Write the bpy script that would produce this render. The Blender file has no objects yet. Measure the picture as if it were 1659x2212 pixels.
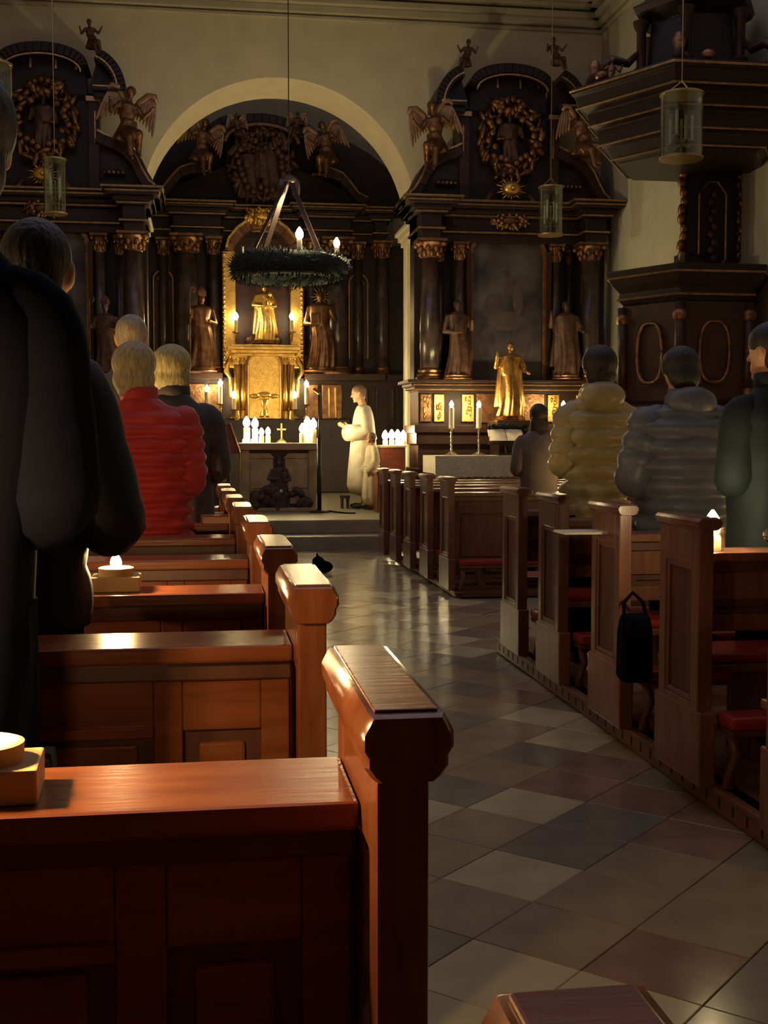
import bpy, math, random
from mathutils import Vector, Matrix
random.seed(7)
SC = bpy.context.scene
COL = SC.collection
PI = math.pi

# ---------------------------------------------------------------- camera
FPX, CAM_H = 2600.0, 1.25
PITCH = math.atan(156 / FPX)
YAW = math.atan(384.5 * math.cos(PITCH) / FPX)
cam_data = bpy.data.cameras.new('camera')
cam = bpy.data.objects.new('camera', cam_data)
COL.objects.link(cam)
cam.location = (0, 0, CAM_H)
cam.rotation_euler = (PI / 2 - PITCH, 0, -YAW)
cam_data.sensor_fit = 'VERTICAL'
cam_data.sensor_height = 36.0
cam_data.lens = FPX / 2212 * 36.0
cam_data.clip_start = 0.03
SC.camera = cam

# ---------------------------------------------------------------- world, exposure
world = bpy.data.worlds.new('night_ambient')
SC.world = world
world.use_nodes = True
_bg = world.node_tree.nodes['Background']
_bg.inputs[0].default_value = (0.85, 0.77, 0.95, 1)
_bg.inputs[1].default_value = 0.085
SC.view_settings.view_transform = 'Standard'
SC.view_settings.look = 'None'
SC.view_settings.exposure = 2.7
SC.view_settings.gamma = 1.0
SC.view_settings.use_curve_mapping = False
SC.cycles.max_bounces = 6
SC.cycles.diffuse_bounces = 3
SC.cycles.glossy_bounces = 3
CANDLE = 1.75          # overall candle power

# ---------------------------------------------------------------- pixel -> place
_R = (math.cos(YAW), -math.sin(YAW), 0)
_F = (math.sin(YAW) * math.cos(PITCH), math.cos(YAW) * math.cos(PITCH), -math.sin(PITCH))
_U = (math.sin(YAW) * math.sin(PITCH), math.cos(YAW) * math.sin(PITCH), math.cos(PITCH))

def XZ(px, py, Y):
    a, b = (px - 829.5) / FPX, -(py - 1106) / FPX
    d = [_F[i] + a * _R[i] + b * _U[i] for i in range(3)]
    t = Y / d[1]
    return d[0] * t, CAM_H + d[2] * t

# ---------------------------------------------------------------- mesh builder
class MB:
    def __init__(s):
        s.v, s.f = [], []
    def add(s, vs, fs):
        o = len(s.v)
        s.v += [tuple(p) for p in vs]
        s.f += [tuple(i + o for i in f) for f in fs]
        return s
    def box(s, x0, x1, y0, y1, z0, z1):
        if x0 > x1: x0, x1 = x1, x0
        if y0 > y1: y0, y1 = y1, y0
        if z0 > z1: z0, z1 = z1, z0
        return s.add([(x0, y0, z0), (x1, y0, z0), (x1, y1, z0), (x0, y1, z0), (x0, y0, z1), (x1, y0, z1), (x1, y1, z1), (x0, y1, z1)],
                     [(0, 3, 2, 1), (4, 5, 6, 7), (0, 1, 5, 4), (1, 2, 6, 5), (2, 3, 7, 6), (3, 0, 4, 7)])
    def loft(s, rings, cap=True):
        n = len(rings[0]); vs = [p for r in rings for p in r]; fs = []
        for i in range(len(rings) - 1):
            for j in range(n):
                k = (j + 1) % n
                fs.append((i * n + j, i * n + k, (i + 1) * n + k, (i + 1) * n + j))
        if cap:
            fs.append(tuple(range(n - 1, -1, -1)))
            fs.append(tuple(range((len(rings) - 1) * n, len(rings) * n)))
        return s.add(vs, fs)
    def lathe(s, prof, cx=0, cy=0, z=0, n=16, sc=1.0, sx=1.0, sy=1.0):
        return s.loft([[(cx + max(r, 1e-4) * sc * sx * math.cos(2 * PI * j / n), cy + max(r, 1e-4) * sc * sy * math.sin(2 * PI * j / n), z + h * sc) for j in range(n)] for r, h in prof])
    def path(s, pts, rad, n=8):
        pts = [Vector(p) for p in pts]
        if not hasattr(rad, '__len__'): rad = [rad] * len(pts)
        rings = []; a = None
        for i, p in enumerate(pts):
            t = (pts[min(i + 1, len(pts) - 1)] - pts[max(i - 1, 0)]).normalized()
            if a is None:
                a = t.cross(Vector((0, 0, 1)) if abs(t.z) < 0.9 else Vector((0, 1, 0)))
            a = a - t * a.dot(t)
            if a.length < 1e-5: a = t.orthogonal()
            a.normalize(); b = t.cross(a).normalized()
            rings.append([tuple(p + (a * math.cos(2 * PI * j / n) - b * math.sin(2 * PI * j / n)) * rad[i]) for j in range(n)])
        rings = [r[::-1] for r in rings]
        return s.loft(rings)
    def caps(s, p0, p1, r0, r1, n=10):
        p0, p1 = Vector(p0), Vector(p1)
        t = (p1 - p0); L = t.length; t = t.normalized() if L > 1e-6 else Vector((0, 0, 1))
        pts, rs = [], []
        for a in (-80, -55, -25): pts.append(p0 + t * r0 * math.sin(math.radians(a))); rs.append(r0 * math.cos(math.radians(a)))
        pts.append(p0); rs.append(r0); pts.append(p1); rs.append(r1)
        for a in (25, 55, 80): pts.append(p1 + t * r1 * math.sin(math.radians(a))); rs.append(r1 * math.cos(math.radians(a)))
        return s.path(pts, rs, n)
    def ell(s, c, r, n=12, m=8, rot=None):
        if not hasattr(r, '__len__'): r = (r, r, r)
        vs = []; fs = []
        for i in range(1, m):
            th = PI * i / m
            for j in range(n):
                ph = 2 * PI * j / n
                vs.append((r[0] * math.sin(th) * math.cos(ph), r[1] * math.sin(th) * math.sin(ph), -r[2] * math.cos(th)))
        vs.append((0, 0, -r[2])); vs.append((0, 0, r[2]))
        for i in range(m - 2):
            for j in range(n):
                k = (j + 1) % n
                fs.append((i * n + j, i * n + k, (i + 1) * n + k, (i + 1) * n + j))
        b, t = len(vs) - 2, len(vs) - 1
        for j in range(n):
            k = (j + 1) % n
            fs.append((b, k, j)); fs.append((t, (m - 2) * n + j, (m - 2) * n + k))
        M = rot if rot is not None else Matrix.Identity(3)
        c = Vector(c)
        return s.add([tuple(M @ Vector(v) + c) for v in vs], fs)
    def prism(s, poly, y0, y1):          # polygon in XZ, extruded along Y
        n = len(poly)
        a = sum(poly[i][0] * poly[(i + 1) % n][1] - poly[(i + 1) % n][0] * poly[i][1] for i in range(n))
        if a < 0: poly = poly[::-1]
        vs = [(x, y0, z) for x, z in poly] + [(x, y1, z) for x, z in poly]
        fs = [tuple(range(n)), tuple(range(2 * n - 1, n - 1, -1))]
        for i in range(n):
            k = (i + 1) % n
            fs.append((k, i, n + i, n + k))
        return s.add(vs, fs)
    def strip(s, pts, w, y0, y1):        # band of width w following a line in XZ
        a, b = [], []
        for i, p in enumerate(pts):
            q0, q1 = Vector(pts[max(i - 1, 0)]), Vector(pts[min(i + 1, len(pts) - 1)])
            t = (q1 - q0).normalized(); nrm = Vector((-t.y, t.x))
            a.append(tuple(Vector(p) + nrm * w / 2)); b.append(tuple(Vector(p) - nrm * w / 2))
        for i in range(len(pts) - 1):
            s.prism([a[i], a[i + 1], b[i + 1], b[i]], y0, y1)
        return s
    def xf(s, M, start=0):
        s.v[start:] = [tuple(M @ Vector(p)) for p in s.v[start:]]
        return s
    def mesh(s, name):
        me = bpy.data.meshes.new(name)
        me.from_pydata(s.v, [], s.f); me.validate(); me.update()
        return me
    def build(s, name, mat, parent=None, local=False, smooth=False, bevel=0, kind=None, label=None):
        """one mesh object; vertices are world positions unless local"""
        me = s.mesh(name)
        return obj(name, me, mat, parent, local, smooth, bevel, kind, label)

def wloc(o):
    p = Vector((0, 0, 0))
    while o is not None:
        p += o.location; o = o.parent
    return p

def obj(name, me, mat, parent=None, local=False, smooth=False, bevel=0, kind=None, label=None):
    if mat is not None and not me.materials: me.materials.append(mat)
    o = bpy.data.objects.new(name, me); COL.objects.link(o)
    if parent is not None:
        o.parent = parent
        if not local: me.transform(Matrix.Translation(-wloc(parent)))
    elif not local:
        xs = [v.co for v in me.vertices]
        if xs:
            c = Vector(((min(p.x for p in xs) + max(p.x for p in xs)) / 2, (min(p.y for p in xs) + max(p.y for p in xs)) / 2, min(p.z for p in xs)))
            me.transform(Matrix.Translation(-c)); o.location = c
    if smooth:
        if smooth is True: me.polygons.foreach_set('use_smooth', [True] * len(me.polygons))
        else:
            me.polygons.foreach_set('use_smooth', [True] * len(me.polygons))
            me.set_sharp_from_angle(angle=math.radians(smooth))
    if bevel:
        b = o.modifiers.new('edge', 'BEVEL'); b.width = bevel; b.segments = 2; b.limit_method = 'ANGLE'
    if kind: o['kind'] = kind
    if label: o['label'] = label
    return o

def remesh(mb, voxel, smooth_it=3, name='body'):
    """overlapping closed shapes -> one continuous surface"""
    me = mb.mesh('tmp'); o = bpy.data.objects.new('tmp', me); COL.objects.link(o)
    r = o.modifiers.new('r', 'REMESH'); r.mode = 'VOXEL'; r.voxel_size = voxel
    if smooth_it:
        sm = o.modifiers.new('s', 'SMOOTH'); sm.factor = 0.5; sm.iterations = smooth_it
    dg = bpy.context.evaluated_depsgraph_get()
    out = bpy.data.meshes.new_from_object(o.evaluated_get(dg))
    bpy.data.objects.remove(o); bpy.data.meshes.remove(me)
    out.name = name
    out.polygons.foreach_set('use_smooth', [True] * len(out.polygons))
    return out

def thing(name, label, cat, loc=(0, 0, 0), rotz=0, group=None, kind=None):
    o = bpy.data.objects.new(name, None); COL.objects.link(o)
    o.empty_display_size = 0.1
    o.location = loc; o.rotation_euler = (0, 0, rotz)
    o['label'] = label; o['category'] = cat
    if group: o['group'] = group
    if kind: o['kind'] = kind
    return o

def tag(o, label, cat, group=None):
    o['label'] = label; o['category'] = cat
    if group: o['group'] = group
    return o

def dup(root, loc=None, rotz=None, label=None, group=None):
    r = root.copy(); COL.objects.link(r)
    if loc is not None: r.location = loc
    if rotz is not None: r.rotation_euler = (0, 0, rotz)
    if label: r['label'] = label
    if group: r['group'] = group
    for ch in list(root.children):
        c = ch.copy(); COL.objects.link(c); c.parent = r
        for g in ch.children:
            d = g.copy(); COL.objects.link(d); d.parent = c
    return r

# ---------------------------------------------------------------- materials
def mat(name, c1, c2=None, rough=0.6, metal=0.0, scale=6.0, bump=0.0, bscale=None, stretch=(1, 1, 1), coat=0.0, spec=0.5, detail=4.0, sheen=0.0):
    m = bpy.data.materials.new(name); m.use_nodes = True
    nt = m.node_tree; b = nt.nodes['Principled BSDF']
    b.inputs['Roughness'].default_value = rough; b.inputs['Metallic'].default_value = metal
    b.inputs['Specular IOR Level'].default_value = spec
    b.inputs['Coat Weight'].default_value = coat; b.inputs['Coat Roughness'].default_value = 0.18
    if sheen: b.inputs['Sheen Weight'].default_value = sheen
    c2 = c2 or tuple(x * 0.7 for x in c1)
    tc = nt.nodes.new('ShaderNodeTexCoord'); mp = nt.nodes.new('ShaderNodeMapping')
    mp.inputs['Scale'].default_value = stretch
    nz = nt.nodes.new('ShaderNodeTexNoise'); nz.inputs['Scale'].default_value = scale; nz.inputs['Detail'].default_value = detail
    rp = nt.nodes.new('ShaderNodeValToRGB')
    rp.color_ramp.elements[0].position = 0.35; rp.color_ramp.elements[1].position = 0.65
    rp.color_ramp.elements[0].color = (*c2, 1); rp.color_ramp.elements[1].color = (*c1, 1)
    L = nt.links.new
    L(tc.outputs['Object'], mp.inputs[0]); L(mp.outputs[0], nz.inputs['Vector']); L(nz.outputs['Fac'], rp.inputs[0]); L(rp.outputs[0], b.inputs['Base Color'])
    if bump:
        n2 = nt.nodes.new('ShaderNodeTexNoise'); n2.inputs['Scale'].default_value = bscale or scale * 3; n2.inputs['Detail'].default_value = 3
        L(mp.outputs[0], n2.inputs['Vector'])
        bp = nt.nodes.new('ShaderNodeBump'); bp.inputs['Strength'].default_value = bump; bp.inputs['Distance'].default_value = 0.02
        L(n2.outputs['Fac'], bp.inputs['Height']); L(bp.outputs[0], b.inputs['Normal'])
    return m

def emit(name, col, strength):
    m = bpy.data.materials.new(name); m.use_nodes = True
    nt = m.node_tree; b = nt.nodes['Principled BSDF']
    b.inputs['Base Color'].default_value = (*col, 1)
    b.inputs['Emission Color'].default_value = (*col, 1); b.inputs['Emission Strength'].default_value = strength
    return m

def glassmat(name, tint=(0.85, 0.9, 0.85), refl=0.12):
    m = bpy.data.materials.new(name); m.use_nodes = True
    nt = m.node_tree
    for n in list(nt.nodes): nt.nodes.remove(n)
    out = nt.nodes.new('ShaderNodeOutputMaterial'); mx = nt.nodes.new('ShaderNodeMixShader')
    tr = nt.nodes.new('ShaderNodeBsdfTransparent'); gl = nt.nodes.new('ShaderNodeBsdfGlossy'); lw = nt.nodes.new('ShaderNodeLayerWeight')
    tr.inputs[0].default_value = (*tint, 1); gl.inputs['Roughness'].default_value = 0.08
    lw.inputs[0].default_value = 0.35
    mt = nt.nodes.new('ShaderNodeMath'); mt.operation = 'MULTIPLY_ADD'; mt.inputs[1].default_value = 0.5; mt.inputs[2].default_value = refl * 0.4
    nt.links.new(lw.outputs['Facing'], mt.inputs[0]); nt.links.new(mt.outputs[0], mx.inputs[0])
    nt.links.new(tr.outputs[0], mx.inputs[1]); nt.links.new(gl.outputs[0], mx.inputs[2]); nt.links.new(mx.outputs[0], out.inputs[0])
    return m

M = {}
M['plaster'] = mat('plaster', (0.47, 0.44, 0.33), (0.42, 0.39, 0.29), 0.9, scale=3, bump=0.06, bscale=30)
M['plaster_white'] = mat('plaster_white', (0.66, 0.60, 0.44), (0.60, 0.54, 0.40), 0.85, scale=3)
M['ceiling'] = mat('ceiling_paint', (0.22, 0.20, 0.14), (0.18, 0.16, 0.12), 0.9, scale=2)
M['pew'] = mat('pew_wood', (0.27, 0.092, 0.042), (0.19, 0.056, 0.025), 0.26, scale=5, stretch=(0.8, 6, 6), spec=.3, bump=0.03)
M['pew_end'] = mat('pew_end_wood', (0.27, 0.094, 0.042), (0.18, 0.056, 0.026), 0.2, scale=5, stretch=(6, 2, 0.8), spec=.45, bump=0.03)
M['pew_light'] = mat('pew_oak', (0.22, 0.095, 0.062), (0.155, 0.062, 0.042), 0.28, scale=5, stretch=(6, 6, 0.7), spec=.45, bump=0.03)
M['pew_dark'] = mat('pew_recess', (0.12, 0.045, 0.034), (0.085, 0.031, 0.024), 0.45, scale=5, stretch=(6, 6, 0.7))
M['board'] = mat('floorboard', (0.20, 0.08, 0.035), (0.12, 0.045, 0.02), 0.45, scale=4, stretch=(6, 0.7, 6))
M['slot'] = mat('slot_black', (0.01, 0.008, 0.006), None, 0.9)
M['red'] = mat('red_vinyl', (0.36, 0.03, 0.025), (0.28, 0.022, 0.02), 0.3, scale=8, coat=0.2)
M['joint'] = mat('floor_joint', (0.22, 0.17, 0.10), (0.16, 0.13, 0.08), 0.8)
TILE = [mat('tile_cream', (0.60, 0.52, 0.31), (0.50, 0.43, 0.26), 0.18, scale=5, spec=.7, bump=0.005, bscale=14),
        mat('tile_sand', (0.37, 0.29, 0.17), (0.30, 0.23, 0.14), 0.19, scale=5, spec=.7, bump=0.005, bscale=14),
        mat('tile_grey', (0.25, 0.23, 0.17), (0.20, 0.185, 0.14), 0.19, scale=5, spec=.7, bump=0.005, bscale=14),
        mat('tile_rose', (0.32, 0.20, 0.13), (0.25, 0.15, 0.10), 0.19, scale=5, spec=.7, bump=0.005, bscale=14)]
M['step'] = mat('step_stone', (0.33, 0.28, 0.18), (0.25, 0.21, 0.14), 0.5, scale=6, bump=0.03)
M['ebony'] = mat('altar_wood', (0.022, 0.011, 0.010), (0.013, 0.007, 0.008), 0.42, scale=8, stretch=(1, 1, 3), spec=.35)
M['ebony2'] = mat('altar_wood_brown', (0.044, 0.018, 0.011), (0.026, 0.011, 0.008), 0.42, scale=6, spec=.35)
M['marble'] = mat('column_marble', (0.075, 0.05, 0.04), (0.03, 0.019, 0.018), 0.28, scale=7, detail=8, coat=0.15)
M['gold'] = mat('gold_leaf', (0.85, 0.55, 0.16), (0.62, 0.36, 0.09), 0.33, metal=0.9, scale=12, bump=0.25, bscale=40)
M['gold_aged'] = mat('aged_gold', (0.62, 0.36, 0.10), (0.38, 0.19, 0.06), 0.34, metal=0.85, scale=10, bump=0.25, bscale=40)
M['green_bag'] = mat('cloth_green', (0.05, 0.075, 0.04), (0.02, 0.03, 0.03), 0.8, scale=16, bump=0.2)
M['gold_dim'] = mat('tarnished_gold', (0.30, 0.15, 0.065), (0.14, 0.065, 0.035), 0.38, metal=0.75, scale=12, bump=0.3, bscale=30)
M['gold_line'] = mat('gilded_moulding', (0.5, 0.30, 0.13), (0.3, 0.16, 0.07), 0.3, metal=0.8, scale=14)
M['carved'] = mat('carved_wood', (0.13, 0.065, 0.036), (0.055, 0.028, 0.018), 0.42, metal=0.3, scale=10, bump=0.3, bscale=30)
M['flesh_wood'] = mat('painted_flesh', (0.55, 0.33, 0.20), (0.42, 0.24, 0.15), 0.5, scale=8)
M['wing'] = mat('angel_wing', (0.40, 0.25, 0.15), (0.28, 0.16, 0.09), 0.4, metal=0.4, scale=16)
M['canvas'] = mat('dark_painting', (0.085, 0.075, 0.07), (0.022, 0.022, 0.034), 0.4, scale=2.6, detail=7, coat=0.1)
M['canvas_fig'] = mat('painted_figures', (0.085, 0.06, 0.055), (0.04, 0.035, 0.045), 0.45, scale=6, detail=6)
M['canvas_warm'] = mat('painted_niche', (0.07, 0.02, 0.014), (0.03, 0.012, 0.012), 0.5, scale=5)
M['wax'] = mat('candle_wax', (0.85, 0.74, 0.50), (0.8, 0.68, 0.44), 0.5)
M['wax_grey'] = mat('old_wax', (0.62, 0.60, 0.48), None, 0.5)
M['silver'] = mat('silver', (0.75, 0.70, 0.6), (0.6, 0.55, 0.45), 0.25, metal=0.95)
M['iron'] = mat('dark_iron', (0.05, 0.045, 0.04), None, 0.45, metal=0.6)
M['brass'] = mat('brass', (0.55, 0.40, 0.18), (0.4, 0.28, 0.12), 0.35, metal=0.85)
M['flame'] = emit('flame', (1.0, 0.80, 0.42), 26.0)
M['glass'] = glassmat('lantern_glass')
M['cup'] = glassmat('candle_glass', (0.95, 0.92, 0.85), 0.2)
M['lace'] = mat('lace_cloth', (0.52, 0.48, 0.38), (0.40, 0.37, 0.30), 0.9, scale=30, bump=0.3, bscale=60)
M['paper'] = mat('paper', (0.75, 0.68, 0.52), (0.66, 0.6, 0.46), 0.8, scale=20)
M['green'] = mat('fir_green', (0.006, 0.016, 0.012), (0.003, 0.008, 0.007), 0.8, scale=30)
M['ribbon'] = mat('dark_ribbon', (0.05, 0.03, 0.03), (0.03, 0.02, 0.02), 0.35, scale=6)
M['altar_stone'] = mat('altar_stone', (0.42, 0.32, 0.19), (0.30, 0.22, 0.13), 0.55, scale=7, bump=0.05)
M['altar_dark'] = mat('altar_relief_dark', (0.07, 0.045, 0.04), (0.045, 0.03, 0.035), 0.5, scale=6)
M['box_wood'] = mat('pine', (0.62, 0.42, 0.20), (0.52, 0.33, 0.15), 0.55, scale=5, stretch=(1, 5, 5))
M['mahogany'] = mat('mahogany', (0.24, 0.06, 0.03), (0.16, 0.04, 0.02), 0.4, scale=5, stretch=(1, 1, 4))
M['skin'] = mat('skin', (0.55, 0.30, 0.19), (0.50, 0.26, 0.16), 0.5, scale=10)
M['skin'].node_tree.nodes['Principled BSDF'].inputs['Subsurface Weight'].default_value = 0.3
M['skin'].node_tree.nodes['Principled BSDF'].inputs['Subsurface Radius'].default_value = (0.02, 0.006, 0.003)
M['eye'] = mat('eye_dark', (0.03, 0.02, 0.02), None, 0.3)
M['shoe'] = mat('shoe_leather', (0.015, 0.013, 0.013), None, 0.4)
def cloth(n, c, r=0.75, s=0.3): return mat('cloth_' + n, c, tuple(x * 0.8 for x in c), r, scale=9, bump=0.12, bscale=18, sheen=s * .2, spec=.3)
M['black'] = cloth('black', (0.002, 0.003, 0.010), .95, s=0)
M['black'].node_tree.nodes['Principled BSDF'].inputs['Specular IOR Level'].default_value = 0.08
M['navy'] = cloth('navy', (0.011, 0.014, 0.028), 0.6, s=0)
M['c_red'] = cloth('red', (0.52, 0.042, 0.046), 0.55)
M['c_grey'] = cloth('grey', (0.075, 0.072, 0.085))
M['c_taupe'] = cloth('taupe', (0.12, 0.10, 0.085))
M['c_olive'] = cloth('olive', (0.40, 0.34, 0.19), 0.36)
M['c_blue'] = cloth('slate_blue', (0.10, 0.112, 0.15), 0.42)
M['c_teal'] = cloth('teal', (0.010, 0.018, 0.021), 0.75, s=0)
M['c_cream'] = cloth('cream', (0.72, 0.62, 0.42), 0.85)
M['c_white'] = cloth('white_alb', (0.70, 0.62, 0.46), 0.85)
def hairm(n, c): return mat('hair_' + n, c, tuple(x * 0.6 for x in c), 0.55, scale=14, stretch=(5, 5, 1), bump=0.4, bscale=16)
M['h_black'] = hairm('black', (0.012, 0.011, 0.014))
M['h_brown'] = hairm('brown', (0.035, 0.018, 0.012))
M['h_grey'] = hairm('grey', (0.40, 0.36, 0.26))
M['h_blond'] = hairm('blond', (0.44, 0.38, 0.24))
M['h_yellow'] = hairm('pale_blond', (0.52, 0.48, 0.22))
M['h_dark'] = hairm('dark', (0.018, 0.018, 0.028))
M['h_fair'] = hairm('fair', (0.22, 0.13, 0.07))
# ================================================================= the setting
NAVE_C, WALL_Y, WALL_R = 1.057, 17.0, 5.67
WALL_L = 2 * NAVE_C - WALL_R
ARC_R, ARC_Z = 1.92, 4.33
CH_Z = 0.32                                # chancel floor

floor = MB().box(WALL_L - .3, WALL_R + .3, -9.0, 24.0, -.12, -.012).build('floor', M['joint'], kind='structure', local=True)
floor['label'] = 'diagonal stone tile floor of the church aisle'
side = 0.30; gap = 0.002
tm = []
for k in range(4):
    h = side / 2 - gap / 2; c = 0.002
    me = MB().loft([[(-h, -h, -.02), (h, -h, -.02), (h, h, -.02), (-h, h, -.02)], [(-h, -h, -c), (h, -h, -c), (h, h, -c), (-h, h, -c)],
                    [(-h + c, -h + c, 0), (h - c, -h + c, 0), (h - c, h - c, 0), (-h + c, h - c, 0)]]).mesh('tile')
    me.materials.append(TILE[k]); tm.append(me)
cnt = 0
for i in range(-40, 60):
    for j in range(-40, 60):
        x = NAVE_C + .02 + (i - j) * side * math.sqrt(.5); y = 6.07 + (i + j) * side * math.sqrt(.5)
        xr = 1.80 if y < 6.9 else (2.12 if y < 9.2 else 2.05)
        if .18 < x < xr and .2 < y < 13.6:
            r = random.Random(i * 911 + j * 37).random()
            k = 0 if r < .20 else 1 if r < .62 else 2 if r < .85 else 3
            o = bpy.data.objects.new('tile', tm[k]); COL.objects.link(o); o.parent = floor
            o.location = (x, y, random.Random(i * 7 + j * 13).uniform(-.0008, .0008)); o.rotation_euler = (0, 0, PI / 4); cnt += 1

# front wall with the chancel arch
mb = MB()
TOP = 7.75
N = 40
arc = [(NAVE_C + ARC_R * math.cos(PI - PI * i / N), ARC_Z + ARC_R * math.sin(PI * i / N)) for i in range(N + 1)]
def wallpoly(y0, y1):
    mb.box(WALL_L - .3, NAVE_C - ARC_R, y0, y1, -.1, TOP); mb.box(NAVE_C + ARC_R, WALL_R + .3, y0, y1, -.1, TOP)
    for i in range(N):
        (xa, za), (xb, zb) = arc[i], arc[i + 1]
        mb.prism([(xa, za), (xb, zb), (xb, TOP), (xa, TOP)], y0, y1)
wallpoly(WALL_Y, WALL_Y + 1.05)
wf = mb.build('wall_front', M['plaster_white'], kind='structure', local=True)
wf['label'] = 'plastered front wall of the nave with round chancel arch'
# impost mouldings on the arch jambs
for s in (-1, 1):
    mb = MB(); x = NAVE_C + s * ARC_R
    for a, b, d in ((4.13, 4.21, .05), (4.21, 4.29, .09), (4.29, 4.35, .13)):
        mb.box(x - s * d, x + s * .25, WALL_Y - d, WALL_Y + 1.06 + d, a, b)
    mb.box(x - s * .04, x + s * .04, WALL_Y + .12, WALL_Y + .26, CH_Z, 4.13)
    mb.box(x - s * .04, x + s * .04, WALL_Y + .78, WALL_Y + .92, CH_Z, 4.13)
    o = mb.build('trim_%d' % (1 if s < 0 else 2), M['plaster_white'], kind='structure', local=True, bevel=.01)
    o['label'] = 'cream impost moulding and pilaster strip on the arch jamb'
mb = MB().box(WALL_R, WALL_R + .3, -9, 24, -.1, TOP)
mb.box(WALL_R - .16, WALL_R + .05, 13.0, 14.2, 0, TOP - .4)
wr = mb.build('wall_right', M['plaster'], kind='structure', local=True); wr['label'] = 'plastered right wall of the nave with shallow pilaster'
wl = MB().box(WALL_L - .3, WALL_L, -9, 24, -.1, TOP).build('wall_left', M['plaster'], kind='structure', local=True); wl['label'] = 'plastered left wall of the nave'
o = MB().box(WALL_L - .3, WALL_R + .3, -9.2, -9.0, -.1, TOP).build('wall_back', M['ebony2'], kind='structure', local=True); o['label'] = 'unseen rear wall of the nave, made dark to cut bounced light'  # added behind the camera to block ambient; dark so little light bounces back
mb = MB()                                 # chancel box behind the arch
mb.box(-2.2, 4.4, 23.4, 23.6, 0, 9.2).box(-2.4, -2.2, 18.0, 23.6, 0, 9.2).box(4.4, 4.6, 18.0, 23.6, 0, 9.2).box(-2.4, 4.6, 18.0, 23.6, 9.2, 9.4)
o = mb.build('wall_chancel', M['plaster'], kind='structure', local=True); o['label'] = 'plastered chancel walls behind the high altar'
o = MB().box(WALL_L - .3, WALL_R + .3, 13.0, 18.05, TOP - .02, TOP + .2).box(WALL_L - .3, WALL_R + .3, -9.2, 3.5, TOP - .02, TOP + .2).build('ceiling', M['ceiling'], kind='structure', local=True); o['label'] = 'plain plaster ceiling of the nave, middle left open for ambient light'  # out of view; gap between the two parts lets dim ambient light in
mb = MB()
for a, b, d in ((7.05, 7.10, .05), (7.12, 7.22, .10), (7.22, 7.30, .18), (7.34, 7.40, .24), (7.40, 7.55, .30), (7.55, 7.75, .42)):
    mb.box(WALL_L, WALL_R, WALL_Y - d, WALL_Y + .02, a, b); mb.box(WALL_R - d, WALL_R + .02, 5, WALL_Y, a, b); mb.box(WALL_L - .02, WALL_L + d, 5, WALL_Y, a, b)
o = mb.build('trim_3', M['plaster'], kind='structure', local=True, bevel=.012); o['label'] = 'stepped plaster cornice under the ceiling'

# chancel steps and floor
st = MB().box(WALL_L, WALL_R, 13.5, 24, -.01, .16).build('chancel_step', M['step'], kind='structure', local=True, bevel=.012); st['label'] = 'lower grey stone chancel step'
st = MB().box(WALL_L, WALL_R, 13.92, 24, .16, CH_Z).build('chancel_step', M['step'], kind='structure', local=True, bevel=.012); st['label'] = 'upper stone chancel step and altar floor'

# pew platforms
def platform(x0, x1, y0, y1, h, edge_x, label, ends):
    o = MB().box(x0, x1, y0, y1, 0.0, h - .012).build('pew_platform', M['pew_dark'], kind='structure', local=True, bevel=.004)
    o['label'] = label
    s = 1 if edge_x <= x0 + .01 else -1
    b = MB().box(edge_x - s * .018, edge_x, y0 - .01, y1 + .01, .004, h - .02).build('edge_board', M['board'], o, local=True, bevel=.004)
    MB().box(edge_x - s * .028, edge_x + s * .05, y0 - .015, y1 + .015, h - .02, h).build('nosing', M['board'], o, local=True, bevel=.005)
    mb = MB(); y = y0 + .1
    while y < y1 - .05:
        mb.box(edge_x - s * .0195, edge_x, y, y + .012, .025, h - .03); y += .105
    mb.build('slot', M['slot'], b, local=True, kind='stuff')
    n = int((x1 - x0) / .14)
    y = y0
    k = 0
    for i in range(n):
        xa = x0 + (x1 - x0) * i / n; xb = x0 + (x1 - x0) * (i + 1) / n
        MB().box(xa + .002, xb - .002, y0, y1, h - .012, h).build('plank', M['board'], o, local=True)
    return o
platform(1.70, 5.4, .8, 6.84, .09, 1.70, 'wooden pew platform along the right side of the aisle', 1)
platform(1.96, 5.4, 9.30, 12.6, .05, 1.96, 'low wooden platform under the front right pews', 1)
platform(-3.3, .215, -.6, 7.6, .09, .215, 'wooden pew platform on the left side of the aisle', 1)
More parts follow.
